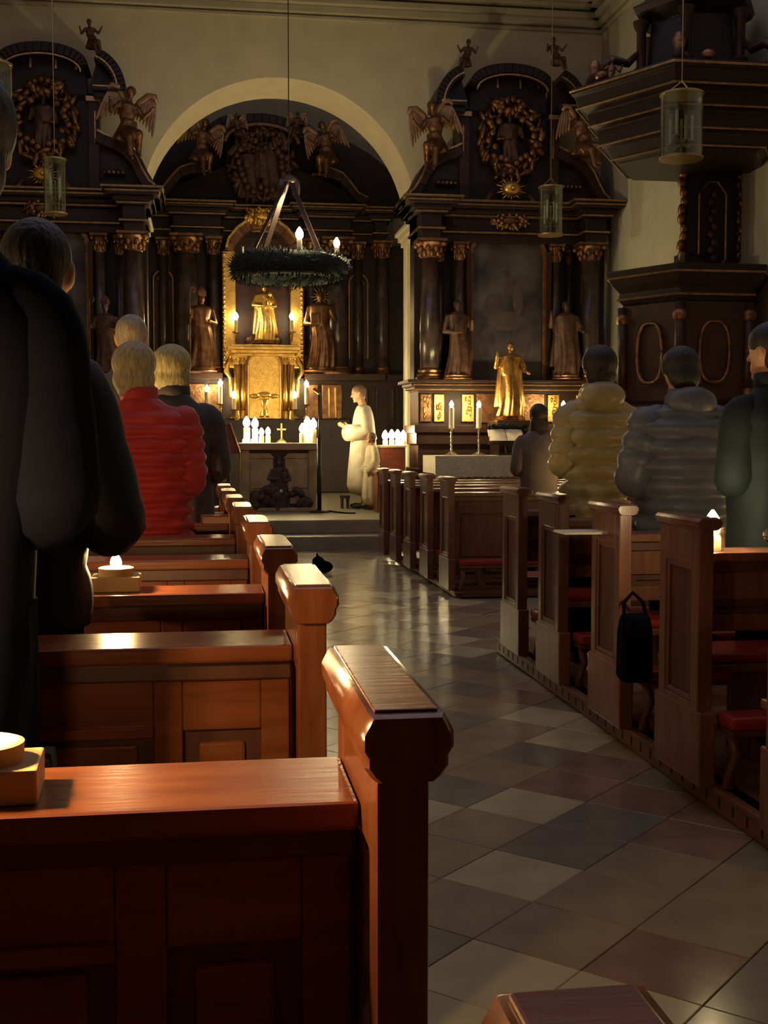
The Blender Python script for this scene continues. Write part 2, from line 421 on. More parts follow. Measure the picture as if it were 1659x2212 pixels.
# ================================================================= pews
CAPP = [(-.036, .90), (.036, .90), (.038, .897), (.046, .882), (.046, .866), (.041, .858), (.041, .848), (.034, .838), (.027, .832), (-.027, .832), (-.034, .838), (-.041, .848), (-.041, .858), (-.046, .866), (-.046, .882), (-.038, .897)]
def make_pew(label, side, L, wood, woodd, cushion, backz, divs, group, capk=1.0):
    """aisle end at local x=0; benches run towards side*L; local y=0 is the rear of the end cap"""
    t = thing('pew', label, 'pew', group=group)
    X = lambda u: side * u
    e = MB().box(X(-.026), X(.026), .03, .085, 0, .90 - .06 * capk).box(X(-.026), X(.026), .325, .38, 0, .90 - .06 * capk).box(X(-.026), X(.026), .085, .325, 0, .27).box(X(-.026), X(.026), .085, .325, .74, .90 - .06 * capk)
    ep = e.build('end_frame', wood, t, local=True, bevel=.004)
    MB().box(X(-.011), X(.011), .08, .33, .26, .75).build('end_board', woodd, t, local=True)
    b = MB()
    for s in (-1, 1):
        b.box(s * .011, s * .02, .085, .105, .27, .74).box(s * .011, s * .02, .305, .325, .27, .74).box(s * .011, s * .02, .105, .305, .72, .74).box(s * .011, s * .02, .105, .305, .27, .29)
    b.build('end_moulding', wood, ep, local=True, bevel=.003)
    MB().box(X(-.029), X(.029), .0, .41, 0, .25).build('end_foot', wood, t, local=True, bevel=.006)
    rings = []
    for y, k in ((0, .90), (.010, 1.0), (.38, 1.0), (.39, .90)):
        rings.append([(x * k, y, .90 - (.90 - (.866 + (z - .866) * k)) * capk) for x, z in CAPP][::-1])
    cp = MB().loft(rings).build('end_cap', wood, t, local=True, smooth=30)
    MB().box(-.031, .031, .012, .378, .899, .903).build('cap_field', wood, cp, local=True, bevel=.002)
    MB().box(X(.027), X(L), .15, .345, .74, .772).build('book_shelf', wood, t, local=True, bevel=.006)
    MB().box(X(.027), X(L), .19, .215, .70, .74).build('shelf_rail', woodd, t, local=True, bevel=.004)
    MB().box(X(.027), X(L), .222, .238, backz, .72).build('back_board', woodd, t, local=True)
    us = [.03] + divs + [L - .06]
    for u in us:
        MB().box(X(u), X(u + .055), .205, .24, backz, .70).build('stile', wood, t, local=True, bevel=.004)
    for i in range(len(us) - 1):
        a, bb = us[i] + .055, us[i + 1]
        MB().box(X(a), X(bb), .207, .24, backz, backz + .06).build('lower_rail', wood, t, local=True, bevel=.004)
        MB().box(X(a), X(bb), .207, .24, .60, .70).build('upper_rail', wood, t, local=True, bevel=.004)
        if i % 2 == 1 or i > 1: MB().box(X(a), X(bb), .196, .207, .59, .612).build('rail_bead', wood, t, local=True, bevel=.003)
        MB().box(X(a + .03), X(bb - .03), .212, .226, backz + .085, .575).build('panel', wood, t, local=True, bevel=.008)
    MB().box(X(.027), X(L), .24, .53, .335, .365).build('seat', wood, t, local=True, bevel=.006)
    for u in (.3, 1.4, 2.6):
        if u < L: MB().box(X(u), X(u + .04), .27, .52, 0, .335).build('seat_leg', woodd, t, local=True, bevel=.004)
    if cushion:
        MB().box(X(.05), X(L - .05), .255, .535, .365, .40).build('seat_cushion', M['red'], t, local=True, bevel=.014)
        k = MB().box(X(.045), X(L - .1), -.085, .05, .205, .25).build('kneeler_pad', M['red'], t, local=True, bevel=.016)
        MB().box(X(.05), X(L - .1), -.075, .04, .185, .205).build('kneeler_board', woodd, k, local=True, bevel=.003)
        for u in (.07, 1.2, 2.4):
            if u < L:
                MB().path([(X(u), -.03, .19), (X(u + .012), -.045, .12), (X(u), -.02, .05), (X(u - .008), -.03, 0)], [.018, .02, .016, .024], 8).build('kneeler_leg', woodd, k, local=True, smooth=True)
    return t

LEFT = [(.168, .155), (.187, 1.11), (.186, 2.113), (.172, 2.903), (.161, 3.77), (.140, 4.64), (.126, 5.366), (.112, 6.09), (.10, 6.80)]
ordn = ['nearest to the camera at the frame bottom edge', 'with the thick moulded cap filling the lower left foreground', 'second visible row from the foreground', 'third row with a wooden candle block on its shelf', 'fourth row up the left side', 'fifth row just below the red puffer jacket', 'sixth row up the left side', 'seventh row up the left side', 'foremost row near the altar steps']
proto = None
for i, ((x, y), w) in enumerate(zip(LEFT, ordn)):
    lab = 'left red-brown wooden pew, ' + w
    if proto is None:
        proto = make_pew(lab, -1, 3.2, M['pew'], M['pew_dark'], False, .12, [.235, .78, 1.35, 1.95, 2.55], 'left pews')
        for c in proto.children:
            if c.name.startswith(('end_', 'cap')):
                c.data.materials[0] = M['pew_end']
        p = proto; p.location = (x, y, .09)
    else: p = dup(proto, (x, y, .09), 0, lab)
RIGHTB = [(1.655, 2.93, 'right pew cut off by the frame edge'), (1.645, 3.76, 'right pew with bright candle and tall recessed end panel'),
          (1.655, 4.57, 'right pew with black bag below the blue jacket'), (1.665, 5.44, 'fourth right pew below the olive puffer jacket'), (1.675, 6.22, 'foremost right pew of the rear block beside the cross aisle')]
proto = None
for x, y, lab in RIGHTB:
    lab = lab + ', brown wood with red seat'
    if proto is None:
        proto = make_pew(lab, 1, 3.5, M['pew_light'], M['pew_dark'], True, .49, [.6, 1.2, 1.8, 2.4], 'right rear pews', .6); proto.location = (x, y, .09)
    else: dup(proto, (x, y, .09), 0, lab)
proto = None
for i, y in enumerate((9.36, 10.17, 10.95, 11.67, 12.35)):
    lab = ('rearmost pew of the front right block with lit brown back panel', 'second pew from the back in the front right block', 'middle pew of the front right block', 'fourth pew from the back in the front right block', 'foremost pew of the front right block beside the chancel steps')[i]
    if proto is None:
        proto = make_pew(lab, 1, 2.35, M['pew_light'], M['pew_light'], True, .16, [.5, 1.0, 1.6], 'right front pews', .6); proto.location = (1.93, y, .05)
    else: dup(proto, (1.93 - .02 * i, y, .05), 0, lab)
# ================================================================= candles
def lamp(parent, loc, watts, col=(1.0, .75, .39), r=.03):
    d = bpy.data.lights.new('candle_light', 'POINT'); d.energy = watts * CANDLE; d.color = col; d.shadow_soft_size = r
    o = bpy.data.objects.new('candle_light', d); COL.objects.link(o); o.parent = parent; o.location = Vector(loc) - wloc(parent)
    return o
def flame_mesh(k=1.0):
    return MB().lathe([(.0, 0), (.017, .006), (.028, .022), (.031, .040), (.026, .060), (.015, .078), (.004, .094)], n=12, sc=k).mesh('flame')
def add_flame(parent, x, y, z, k=1.0, watts=6, col=(1.0, .75, .39)):
    me = flame_mesh(k); me.transform(Matrix.Translation((x, y, z)))
    o = obj('flame', me, M['flame'], parent, smooth=True)
    if watts: lamp(parent, (x, y, z + .05 * k), watts, col, .03)
    return o
def pillar(x, y, z, r, h, label, k=1.0, watts=6, cup=False, group=None, wax='wax'):
    """candle standing on its own, optionally in a glass"""
    t = thing('candle', label, 'candle', (x, y, z), group=group)
    MB().lathe([(r * .96, 0), (r, .004), (r, h - .006), (r * .9, h), (r * .55, h - .004), (.001, h - .004)], x, y, z, 14).build('wax', M[wax], t, smooth=40)
    MB().path([(x, y, z + h - .006), (x, y, z + h + .012)], .0025, 6).build('wick', M['slot'], t)
    add_flame(t, x, y, z + h + .004, k, watts)
    if cup:
        MB().lathe([(r + .008, 0), (r + .014, .01), (r + .016, h + .03), (r + .012, h + .03), (r + .010, .012), (.001, .006)], x, y, z, 18).build('glass_cup', M['cup'], t, smooth=40)
    return t
def candlestick(x, y, z, hs, hc, label, metal='silver', rc=.022, k=1.0, watts=6, lit=True, group=None, rb=.07):
    t = thing('candlestick', label, 'candlestick', (x, y, z), group=group)
    MB().lathe([(rb, 0), (rb * 1.02, .008), (rb * .8, .022), (rb * .45, .035), (.02, .05)], x, y, z, 16).build('base', M[metal], t, smooth=40)
    pr = [(.012, .045)]
    nb = 5
    for i in range(nb):
        a = .05 + (hs - .08) * i / nb; b = (hs - .08) / nb
        pr += [(.010, a + b * .1), (.019, a + b * .45), (.012, a + b * .8)]
    pr += [(.011, hs - .03), (.02, hs - .02)]
    MB().lathe(pr, x, y, z, 12).build('stem', M[metal], t, smooth=50)
    MB().lathe([(.012, hs - .022), (rc + .025, hs - .012), (rc + .032, hs), (rc + .026, hs), (.01, hs - .008)], x, y, z, 16).build('drip_pan', M[metal], t, smooth=40)
    MB().lathe([(rc, hs - .006), (rc, hs + hc - .004), (rc * .6, hs + hc)], x, y, z, 12).build('candle', M['wax'], t, smooth=40)
    if lit: add_flame(t, x, y, z + hs + hc, k, watts)
    return t

# ================================================================= carved figures
def folds(cx, cy, z0, z1, rx0, ry0, rx1, ry1, nf, amp, n=36, steps=12, bow=0.0, ph=0.0):
    """rings of a draped robe, folds deepest at the hem"""
    R = []
    for i in range(steps + 1):
        t = i / steps; z = z0 + (z1 - z0) * t
        rx = rx0 + (rx1 - rx0) * t; ry = ry0 + (ry1 - ry0) * t
        a = amp * (1 - t) ** .7
        ring = []
        for j in range(n):
            th = 2 * PI * j / n
            k = 1 + a * math.cos(nf * th + ph + 1.7 * t) + .4 * a * math.cos((2 * nf + 1) * th + 2.1)
            ring.append((cx + bow * math.sin(PI * t) + rx * k * math.cos(th), cy + ry * k * math.sin(th), z))
        R.append(ring)
    return R
_stat_cache = {}
def saint_mesh(kind):
    """carved standing figure about 1 m tall, looking to -Y"""
    if kind in _stat_cache: return _stat_cache[kind]
    m = MB()
    m.loft(folds(0, 0, 0, .60, .17, .125, .115, .085, 7, .16, bow=.03))
    m.loft(folds(0, 0, .56, .80, .12, .09, .145, .08, 5, .05))
    m.ell((0, 0, .79), (.135, .075, .06))
    m.caps((0, 0, .80), (0, -.005, .88), .035, .032)
    m.ell((0, -.012, .925), (.048, .056, .064)); m.ell((0, -.06, .918), (.010, .014, .014), 8, 6)
    # arms and cloak
    if kind == 'bishop':
        m.caps((-.14, 0, .77), (-.19, -.03, .60), .04, .035); m.caps((-.19, -.03, .60), (-.18, -.13, .66), .034, .022); m.ell((-.18, -.145, .67), .024)
        m.caps((.14, 0, .77), (.18, -.04, .60), .04, .035); m.caps((.18, -.04, .60), (.08, -.13, .62), .034, .022); m.ell((.075, -.135, .625), .024)
        m.loft([[(sx * .055, -.012 + sy * .05, .965) for sx, sy in ((-1, -1), (1, -1), (1, 1), (-1, 1))], [(sx * .06, -.012 + sy * .045, 1.03) for sx, sy in ((-1, -1), (1, -1), (1, 1), (-1, 1))], [(sx * .006, -.012 + sy * .02, 1.11) for sx, sy in ((-1, -1), (1, -1), (1, 1), (-1, 1))]])
        m.path([(-.19, -.14, .0), (-.19, -.14, 1.0), (-.17, -.14, 1.06), (-.13, -.14, 1.06), (-.12, -.14, 1.01), (-.15, -.14, .99)], .013, 8)
    elif kind == 'book':
        m.caps((-.14, 0, .77), (-.19, 0, .58), .04, .035); m.caps((-.19, 0, .58), (-.06, -.12, .56), .034, .022); m.ell((-.05, -.125, .56), .024)
        m.caps((.14, 0, .77), (.20, -.02, .62), .04, .035); m.caps((.20, -.02, .62), (.16, -.12, .72), .034, .022); m.ell((.16, -.13, .73), .024)
        m.box(-.10, .02, -.16, -.125, .55, .70)
        m.ell((0, .012, .94), (.056, .058, .062)); m.ell((0, -.035, .885), (.03, .025, .04))
    elif kind == 'bless':
        m.caps((-.14, 0, .77), (-.20, -.02, .66), .04, .035); m.caps((-.20, -.02, .66), (-.20, -.10, .80), .032, .022); m.ell((-.20, -.11, .835), (.022, .02, .035))
        m.caps((.14, 0, .77), (.20, -.02, .62), .04, .035); m.caps((.20, -.02, .62), (.22, -.11, .58), .034, .022); m.ell((.225, -.125, .575), .026)
        m.loft(folds(0, .03, .12, .80, .20, .10, .15, .07, 6, .12, ph=1))
        m.ell((0, .01, .945), (.054, .058, .056))
    else:   # mother and child
        m.caps((-.14, 0, .77), (-.19, -.02, .62), .045, .04); m.caps((-.19, -.02, .62), (-.04, -.12, .60), .036, .024)
        m.caps((.14, 0, .77), (.19, -.02, .60), .045, .04); m.caps((.19, -.02, .60), (.10, -.12, .58), .036, .024)
        m.ell((.09, -.11, .68), (.055, .05, .09)); m.ell((.10, -.12, .80), .042); m.caps((.05, -.12, .72), (-.02, -.15, .75), .018, .014)
        m.ell((0, .015, .935), (.06, .062, .075)); m.loft(folds(0, .03, .10, .78, .22, .11, .15, .075, 5, .12, ph=.5))
        m.lathe([(.05, .98), (.055, 1.0), (.05, 1.02), (.065, 1.07), (.02, 1.08)], 0, -.005, 0, 10)
    me = remesh(m, .0105, 2, 'figure'); _stat_cache[kind] = me
    return me
def copy_mesh(me, mtl):
    c = me.copy(); c.materials.clear(); c.materials.append(mtl); return c
def statue(kind, label, px, py0, py1, Y, mtl, rz=0, plinth=True, cat='statue', group=None, halo=False):
    """figure whose foot is at pixel py1 and head top at py0"""
    X, zb = XZ(px, py1, Y); _, zt = XZ(px, py0, Y)
    h = (zt - zb) / (1.0 if kind != 'bishop' else 1.11)
    t = thing('saint_statue', label, cat, (X, Y, zb), rz, group)
    ph = .05 * h if plinth else 0
    o = bpy.data.objects.new('figure', copy_mesh(saint_mesh(kind), mtl)); COL.objects.link(o); o.parent = t
    k = h - ph; o.scale = (k, k, k); o.location = (0, 0, ph)
    if plinth:
        MB().lathe([(.2 * h, 0), (.21 * h, ph * .3), (.18 * h, ph * .5), (.19 * h, ph)], 0, 0, 0, 12, sy=.8).build('plinth', M['gold_dim'], t, local=True, smooth=40)
    if halo:
        m = MB()
        for j in range(14):
            a = 2 * PI * j / 14; L = .13 if j % 2 else .10
            m.path([(.05 * h * math.cos(a), .05 * h, .93 * h + .05 * h * math.sin(a)), (L * h * math.cos(a), .05 * h, .93 * h + L * h * math.sin(a))], [.008 * h, .003 * h], 5)
        m.build('halo', M['gold'], t, local=True)
    return t
def wing_mesh():
    """one feathered wing, root at origin, spreading to +X and hanging down"""
    m = MB()
    for i in range(8):
        u = i / 7; b = Vector((.04 + .17 * u, .006 * i, .14 + .12 * math.sin(u * PI * .75)))
        a = math.radians(-98 + 26 * u); L = .22 + .26 * u ** .8
        d = Vector((math.cos(a), 0, math.sin(a)))
        m.ell(b + d * L * .5, (L * .5, .012, .028), 10, 6, Matrix(((d.x, 0, -d.z), (0, 1, 0), (d.z, 0, d.x))))
    m.path([(0, 0, .02), (.04, .0, .13), (.12, .0, .24), (.20, .01, .26), (.25, .02, .20)], [.03, .04, .045, .04, .02], 8)
    return m.mesh('wing')
_wing = [None]
def angel(label, px, py, Y, size, mtl, flip=1, name='angel_statue', lean=.25, wings=True):
    """seated, leaning carved angel; px,py is where it sits; size = height"""
    X, z = XZ(px, py, Y)
    key = ('angel', wings)
    if key not in _stat_cache:
        m = MB()
        m.loft(folds(.05, -.02, .10, .42, .16, .13, .10, .085, 6, .14))
        m.caps((.03, -.05, .26), (.22, -.20, .24), .085, .065); m.caps((.22, -.20, .24), (.27, -.16, .02), .06, .038); m.caps((.27, -.16, .02), (.31, -.2, -.02), .03, .022)
        m.caps((.0, -.05, .24), (.12, -.24, .16), .085, .06); m.caps((.12, -.24, .16), (.2, -.26, -.08), .055, .034); m.caps((.2, -.26, -.08), (.23, -.31, -.11), .03, .022)
        m.ell((.0, 0, .50), (.11, .085, .15)); m.ell((-.01, 0, .60), (.125, .075, .06))
        m.caps((-.01, 0, .62), (-.02, -.01, .72), .036, .034); m.ell((-.025, -.02, .785), (.062, .07, .078)); m.ell((-.025, .005, .80), (.07, .07, .07))
        m.caps((-.12, 0, .61), (-.21, -.06, .47), .042, .034); m.caps((-.21, -.06, .47), (-.24, -.17, .58), .032, .022); m.ell((-.245, -.19, .60), .026)
        m.caps((.10, 0, .61), (.21, -.03, .50), .042, .034); m.caps((.21, -.03, .50), (.30, -.10, .62), .032, .022); m.ell((.31, -.115, .64), .026)
        _stat_cache[key] = remesh(m, .014, 2, 'figure')
    if _wing[0] is None: _wing[0] = wing_mesh()
    t = thing(name, label, 'angel statue' if wings else 'putto', (X, Y, z), 0)
    t.scale = (size * flip, size, size); t.rotation_euler = (0, lean * flip, 0)
    o = bpy.data.objects.new('figure', copy_mesh(_stat_cache[key], mtl)); COL.objects.link(o); o.parent = t
    if wings:
        for s in (-1, 1):
            w = bpy.data.objects.new('wing', copy_mesh(_wing[0], M['wing'])); COL.objects.link(w); w.parent = t
            w.location = (s * .05, .08, .58); w.scale = (s * 1.05, 1, 1.05); w.rotation_euler = (0, s * .15, s * -.35)
            w.data.polygons.foreach_set('use_smooth', [True] * len(w.data.polygons))
    return t
def cloud_ring(m, cx, cz, rx, rz, y, n, r, seed=1, depth=.12):
    R = random.Random(seed)
    for i in range(int(n * 2.2)):
        a = 2 * PI * i / (n * 2.2); k = R.uniform(.74, 1.10)
        m.ell((cx + rx * k * math.cos(a), y + R.uniform(-.4, .4) * depth, cz + rz * k * math.sin(a)), (r * R.uniform(.7, 1.7), r * .7, r * R.uniform(.28, .62)), 8, 5, Matrix.Rotation(R.uniform(0, 3), 3, 'Y'))
        if i % 3 == 0:
            m.ell((cx + rx * .8 * k * math.cos(a + .1), y - depth * .6, cz + rz * .8 * k * math.sin(a + .1)), (r * .55, r * .5, r * .55), 8, 6)
# ================================================================= altar parts
def rect(m, x0, y0, x1, y1, Y, d, mir=None):
    Xa, Zt = XZ(x0, y0, Y); Xb, _ = XZ(x1, y0, Y); Xm = (x0 + x1) / 2
    _, Zb = XZ(Xm, y1, Y); _, Zt = XZ(Xm, y0, Y)
    m.box(Xa, Xb, Y, Y + d, Zb, Zt)
    if mir is not None: m.box(2 * mir - Xa, 2 * mir - Xb, Y, Y + d, Zb, Zt)
    return m
def column(parent, X, Y, zb, zt, r, shaft, capm, twist=False):
    hc = min(.42, (zt - zb) * .13); hb = .16
    c = MB().lathe([(r * 1.0, hb), (r * 1.03, (zt - zb) * .35), (r * .86, zt - zb - hc)], X, Y, zb, 18).build('column', shaft, parent, smooth=True)
    MB().lathe([(r * 1.45, 0), (r * 1.45, .035), (r * 1.3, .05), (r * 1.38, .075), (r * 1.15, .10), (r * 1.22, .13), (r * 1.02, hb)], X, Y, zb, 18).build('column_base', capm, c, smooth=40)
    m = MB(); z0 = zt - hc
    m.lathe([(r * .86, 0), (r * .95, hc * .05), (r * .88, hc * .12), (r * 1.05, hc * .6), (r * 1.45, hc * .82), (r * 1.3, hc * .84)], X, Y, z0, 16)
    m.box(X - r * 1.5, X + r * 1.5, Y - r * 1.5, Y + r * 1.5, zt - hc * .14, zt)
    for row, (hh, n, rr) in enumerate(((.25, 8, .98), (.5, 8, 1.08))):
        for j in range(n):
            a = 2 * PI * (j + .5 * row) / n
            m.ell((X + r * rr * math.cos(a), Y + r * rr * math.sin(a), z0 + hc * hh), (r * .26, r * .26, hc * .2), 7, 5)
    for sx in (-1, 1):
        for sy in (-1, 1):
            m.ell((X + sx * r * 1.2, Y + sy * r * 1.2, z0 + hc * .74), (r * .34, r * .34, hc * .14), 8, 6)
    m.build('capital', capm, c, smooth=50)
    return c
def entab(parent, X0, X1, Y, zb, zt, d, blocks=(), name='entablature'):
    """moulded entablature; blocks = (x0, x1, projection)"""
    h = zt - zb
    prof = [(0, .22, .0), (.22, .27, .04), (.27, .60, .01), (.60, .68, .07), (.68, .80, .13), (.80, .92, .20), (.92, 1.0, .25)]
    m = MB(); g = MB()
    segs = [(X0, X1, 0)] + list(blocks)
    for a, b, pj in segs:
        for f0, f1, o in prof:
            m.box(a - (o if pj or True else 0), b + o, Y - pj - o, Y + d, zb + h * f0, zb + h * f1)
        for f, o in ((.235, .045), (.64, .075), (.88, .205), (.96, .255)):
            g.box(a - o - .004, b + o + .004, Y - pj - o - .006, Y - pj - o + .02, zb + h * f - .012, zb + h * f + .012)
            g.box(b + o - .01, b + o + .006, Y - pj - o, Y - pj + .3, zb + h * f - .012, zb + h * f + .012)
            g.box(a - o - .006, a - o + .01, Y - pj - o, Y - pj + .3, zb + h * f - .012, zb + h * f + .012)
    e = m.build(name, M['ebony'], parent, bevel=.012)
    g.build('gilded_line', M['gold_line'], e)
    return e
def scroll(parent, pts, w, Y, d, gold=True):
    m = MB().strip(pts, w, Y, Y + d); s = m.build('scroll', M['ebony2'], parent, bevel=.01)
    if gold:
        MB().strip([(x, z + w * .42) for x, z in pts], .028, Y - .015, Y + .03).build('gilt_or_lit_edge', M['gold_line'], s)
    return s
def arcpts(cx, cz, r, a0, a1, n=14, sx=1.0):
    return [(cx + sx * r * math.cos(math.radians(a0 + (a1 - a0) * i / n)), cz + r * math.sin(math.radians(a0 + (a1 - a0) * i / n))) for i in range(n + 1)]

# ----------------------------------------------------------------- side altars
def side_altar():
    Y = 16.25
    C, _ = XZ(1105, 500, Y)
    t = thing('side_altar', 'right carved side altar, dark wood with gilding and a tall arched painting, beside the pulpit', 'altar', (C, Y + .3, CH_Z))
    z = lambda py, px=1105: XZ(px, py, Y)[1]
    x = lambda px, py=600: XZ(px, py, Y)[0]
    mir = C
    # lower block and predella
    m = MB().box(x(895), 2 * C - x(895), Y - .05, Y + .70, CH_Z, z(1010)); m.build('lower_block', M['ebony2'], t, bevel=.015)
    m = MB().box(x(892), 2 * C - x(892), Y - .16, Y + .70, z(935), z(918)).box(x(897), 2 * C - x(897), Y - .10, Y + .70, z(960), z(935)).box(x(903), 2 * C - x(903), Y - .02, Y + .7, z(1010), z(960))
    m.build('plinth', M['ebony2'], t, bevel=.012)
    p = MB().box(x(905), 2 * C - x(905), Y + .02, Y + .70, z(918), z(846)).build('predella', M['ebony2'], t)
    for a, b in ((908, 932), (937, 960), (998, 1024)):
        for s in (0, 1):
            xa, xb = x(a), x(b)
            if s: xa, xb = 2 * C - xb, 2 * C - xa
            f = MB().box(xa, xb, Y - .03, Y + .03, z(912), z(852)).build('gilded_panel', M['gold_dim'] if a == 908 else M['gold'], t, bevel=.01)
            m = MB(); R = random.Random(a)
            for k in range(10):
                u = xa + (xb - xa) * R.uniform(.25, .75); w = z(912) + (z(852) - z(912)) * R.uniform(.15, .85)
                m.ell((u, Y - .035, w), (.018, .02, .035), 7, 5)
            m.build('relief', M['gold'], f, smooth=True)
    m = MB().box(x(1030), 2 * C - x(1030), Y - .02, Y + .03, z(914), z(850)); m.build('plain_panel', M['gold_dim'], t, bevel=.01)
    m = MB()
    for i, (a, b, o) in enumerate(((846, 842, .02), (842, 836, .07), (836, 829, .12), (829, 822, .18))):
        m.box(x(905) - o, 2 * C - x(905) + o, Y - o, Y + .7, z(a), z(b))
    pc = m.build('predella_cornice', M['ebony2'], t, bevel=.008)
    g = MB()
    for a in (843, 833):
        g.box(x(905) - .1, 2 * C - x(905) + .1, Y - (.085 if a > 840 else .135), Y - .05, z(a) - .01, z(a) + .01)
    g.build('gilded_line', M['gold_line'], pc)
    # back board of the main storey
    MB().box(x(905), 2 * C - x(905), Y + .38, Y + .72, z(822), z(520)).build('back_board', M['ebony'], t)
    for s in (0, 1):
        for px, r, yo in ((930, .135, .0), (1000, .075, .14), (962, .05, .30)):
            X = x(px); X = 2 * C - X if s else X
            column(t, X, Y + yo + .05, z(822), z(522), r, M['marble'], M['gold_dim'])
        MB().box(*(sorted((x(1012) if not s else 2 * C - x(1012), x(1022) if not s else 2 * C - x(1022)))), Y + .1, Y + .4, z(822), z(540)).build('pilaster', M['ebony2'], t)
    # painting in an arched gilt frame
    xl, xr, zs, zb = x(1022), 2 * C - x(1022), z(560), z(820)
    rr = (xr - xl) / 2
    poly = [(xl, zb), (xr, zb)] + [(C + rr * math.cos(PI * i / 20), zs + (z(470) - zs) * math.sin(PI * i / 20)) for i in range(21)]
    pic = MB().prism(poly, Y + .24, Y + .27).build('painting', M['canvas'], t)
    m = MB()
    m.ell((C, Y + .245, z(620)), (.10, .012, .20)); m.ell((C - .02, Y + .24, z(590)), (.06, .012, .07)); m.ell((C + .16, Y + .245, z(640)), (.09, .01, .28)); m.ell((C - .2, Y + .245, z(660)), (.16, .01, .22))
    m.ell((C, Y + .245, z(690)), (.32, .01, .16)); m.ell((C + .22, Y + .245, z(730)), (.16, .01, .3)); m.ell((C - .28, Y + .245, z(740)), (.14, .01, .26))
    m.build('painted_figures', M['canvas_fig'], pic, smooth=True)
    path = [(xl, zb)] + [(C + rr * math.cos(PI - PI * i / 20), zs + (z(470) - zs) * math.sin(PI * i / 20)) for i in range(21)] + [(xr, zb)]
    fr = MB().strip(path, .075, Y + .16, Y + .28).build('picture_frame', M['gold_dim'], t, bevel=.01)
    MB().strip(path, .02, Y + .145, Y + .17).build('inner_bead', M['gold_line'], fr)
    m = MB(); cloud_ring(m, C, z(474), .24, .10, Y + .08, 16, .05, 3); m.ell((C, Y + .1, z(474)), (.17, .05, .075)); m.build('cartouche', M['gold_dim'], t, smooth=True)
    # entablature
    b0, b1 = x(905), x(948)
    entab(t, x(905), 2 * C - x(905), Y + .12, z(522), z(436), .6, [(b0, b1, .28), (2 * C - b1, 2 * C - b0, .28)])
    # upper storey
    MB().box(x(1000), 2 * C - x(1000), Y + .22, Y + .72, z(436), z(232)).build('upper_storey', M['ebony'], t)
    for s in (0, 1):
        xa, xb = x(996), x(1018)
        if s: xa, xb = 2 * C - xb, 2 * C - xa
        pl = MB().box(xa, xb, Y + .12, Y + .4, z(430), z(246)).build('upper_pilaster', M['ebony2'], t, bevel=.01)
        g = MB().box(xa - .02, xb + .02, Y + .09, Y + .42, z(250), z(240)).box(xa + .04, xa + .06, Y + .11, Y + .14, z(335), z(270))
        g.build('gilded_line', M['gold_line'], pl)
        q = [(885, 432), (897, 422), (910, 400), (922, 374), (940, 352), (962, 338), (985, 330), (1000, 322)]
        pts = [(x(a, b), z(b)) for a, b in q]
        if s: pts = [(2 * C - a, b) for a, b in pts]
        scroll(t, pts, .16, Y + .05, .5)
        m = MB()
        pp = [(x(900, 430), z(434)), (x(940, 430), z(365)), (x(1000, 430), z(335)), (x(1000, 430), z(434))]
        if s: pp = [(2 * C - a, b) for a, b in pp]
        m.prism(pp, Y + .2, Y + .6); m.build('scroll_backing', M['ebony'], t)
        m = MB()
        for k in range(5):
            xx = x(950 + 9 * k); xx = 2 * C - xx if s else xx
            m.ell((xx, Y + .12, z(396)), (.03, .06, .035), 7, 5)
        m.build('bead_row', M['gold_dim'], t, smooth=True)
        # broken pediment
        pts = arcpts(x(1018), z(232), x(1018) - x(952), 180, 108, 10)
        pts = [(a, z(232) + (b - z(232)) * 1.12) for a, b in pts]
        if s: pts = [(2 * C - a, b) for a, b in pts]
        pd = MB().strip(pts, .16, Y - .05, Y + .6).build('pediment', M['ebony'], t, bevel=.012)
        inn = [(a, b) for a, b in pts]
        cc = x(1018) if not s else 2 * C - x(1018)
        MB().prism(inn + [(cc, z(232))], Y + .16, Y + .6).build('pediment_field', M['ebony'], t)
        MB().strip([(cc + (a - cc) * .93, z(232) + (b - z(232)) * .93) for a, b in pts], .02, Y - .06, Y - .03).build('gilded_line', M['gold_line'], pd)
        xa, xb = x(945), x(1005)
        if s: xa, xb = 2 * C - xb, 2 * C - xa
        m = MB().box(xa, xb, Y - .06, Y + .6, z(234), z(222)).box(xa + .05, xb, Y + .0, Y + .6, z(246), z(234)).build('pediment_cornice', M['ebony'], t, bevel=.01)
        MB().box(xa + .04, xb, Y - .068, Y - .04, z(225) - .01, z(225) + .01).build('gilded_line', M['gold_line'], m)
    pts = [(C + (x(1182) - C) * math.cos(PI * i / 16) * 1.02, z(182) + (z(147) - z(182)) * math.sin(PI * i / 16)) for i in range(17)]
    tp = MB().strip(pts, .13, Y - .02, Y + .6).build('crown_arch', M['ebony'], t, bevel=.012)
    MB().prism(pts + [(x(1018), z(246)), (2 * C - x(1018), z(246))][::1], Y + .22, Y + .6).build('crown_field', M['ebony'], t)
    MB().strip([(C + (a - C) * .95, b - .09) for a, b in pts], .018, Y - .03, Y + .01).build('gilded_line', M['gold_line'], tp)
    for k in (-.42, -.16, .16, .42):
        MB().box(C + k - .012, C + k + .012, Y + .18, Y + .24, z(182), z(163)).build('gilded_rib', M['gold_line'], tp)
    # gilded cloud relief with a standing figure
    m = MB(); cz = (z(200) + z(395)) / 2
    cloud_ring(m, C, cz, .40, (z(215) - z(385)) / 2 - .02, Y + .10, 30, .085, 5, .16)
    cloud_ring(m, C, z(225), .2, .10, Y + .06, 12, .07, 9, .12)
    rel = m.build('cloud_relief', M['gold_dim'], t, smooth=True)
    o = bpy.data.objects.new('relief_figure', copy_mesh(saint_mesh('book'), M['carved'])); COL.objects.link(o); o.parent = rel
    o.location = (0, -.16, z(375) - CH_Z); o.scale = (.9, .7, .86)
    m = MB()
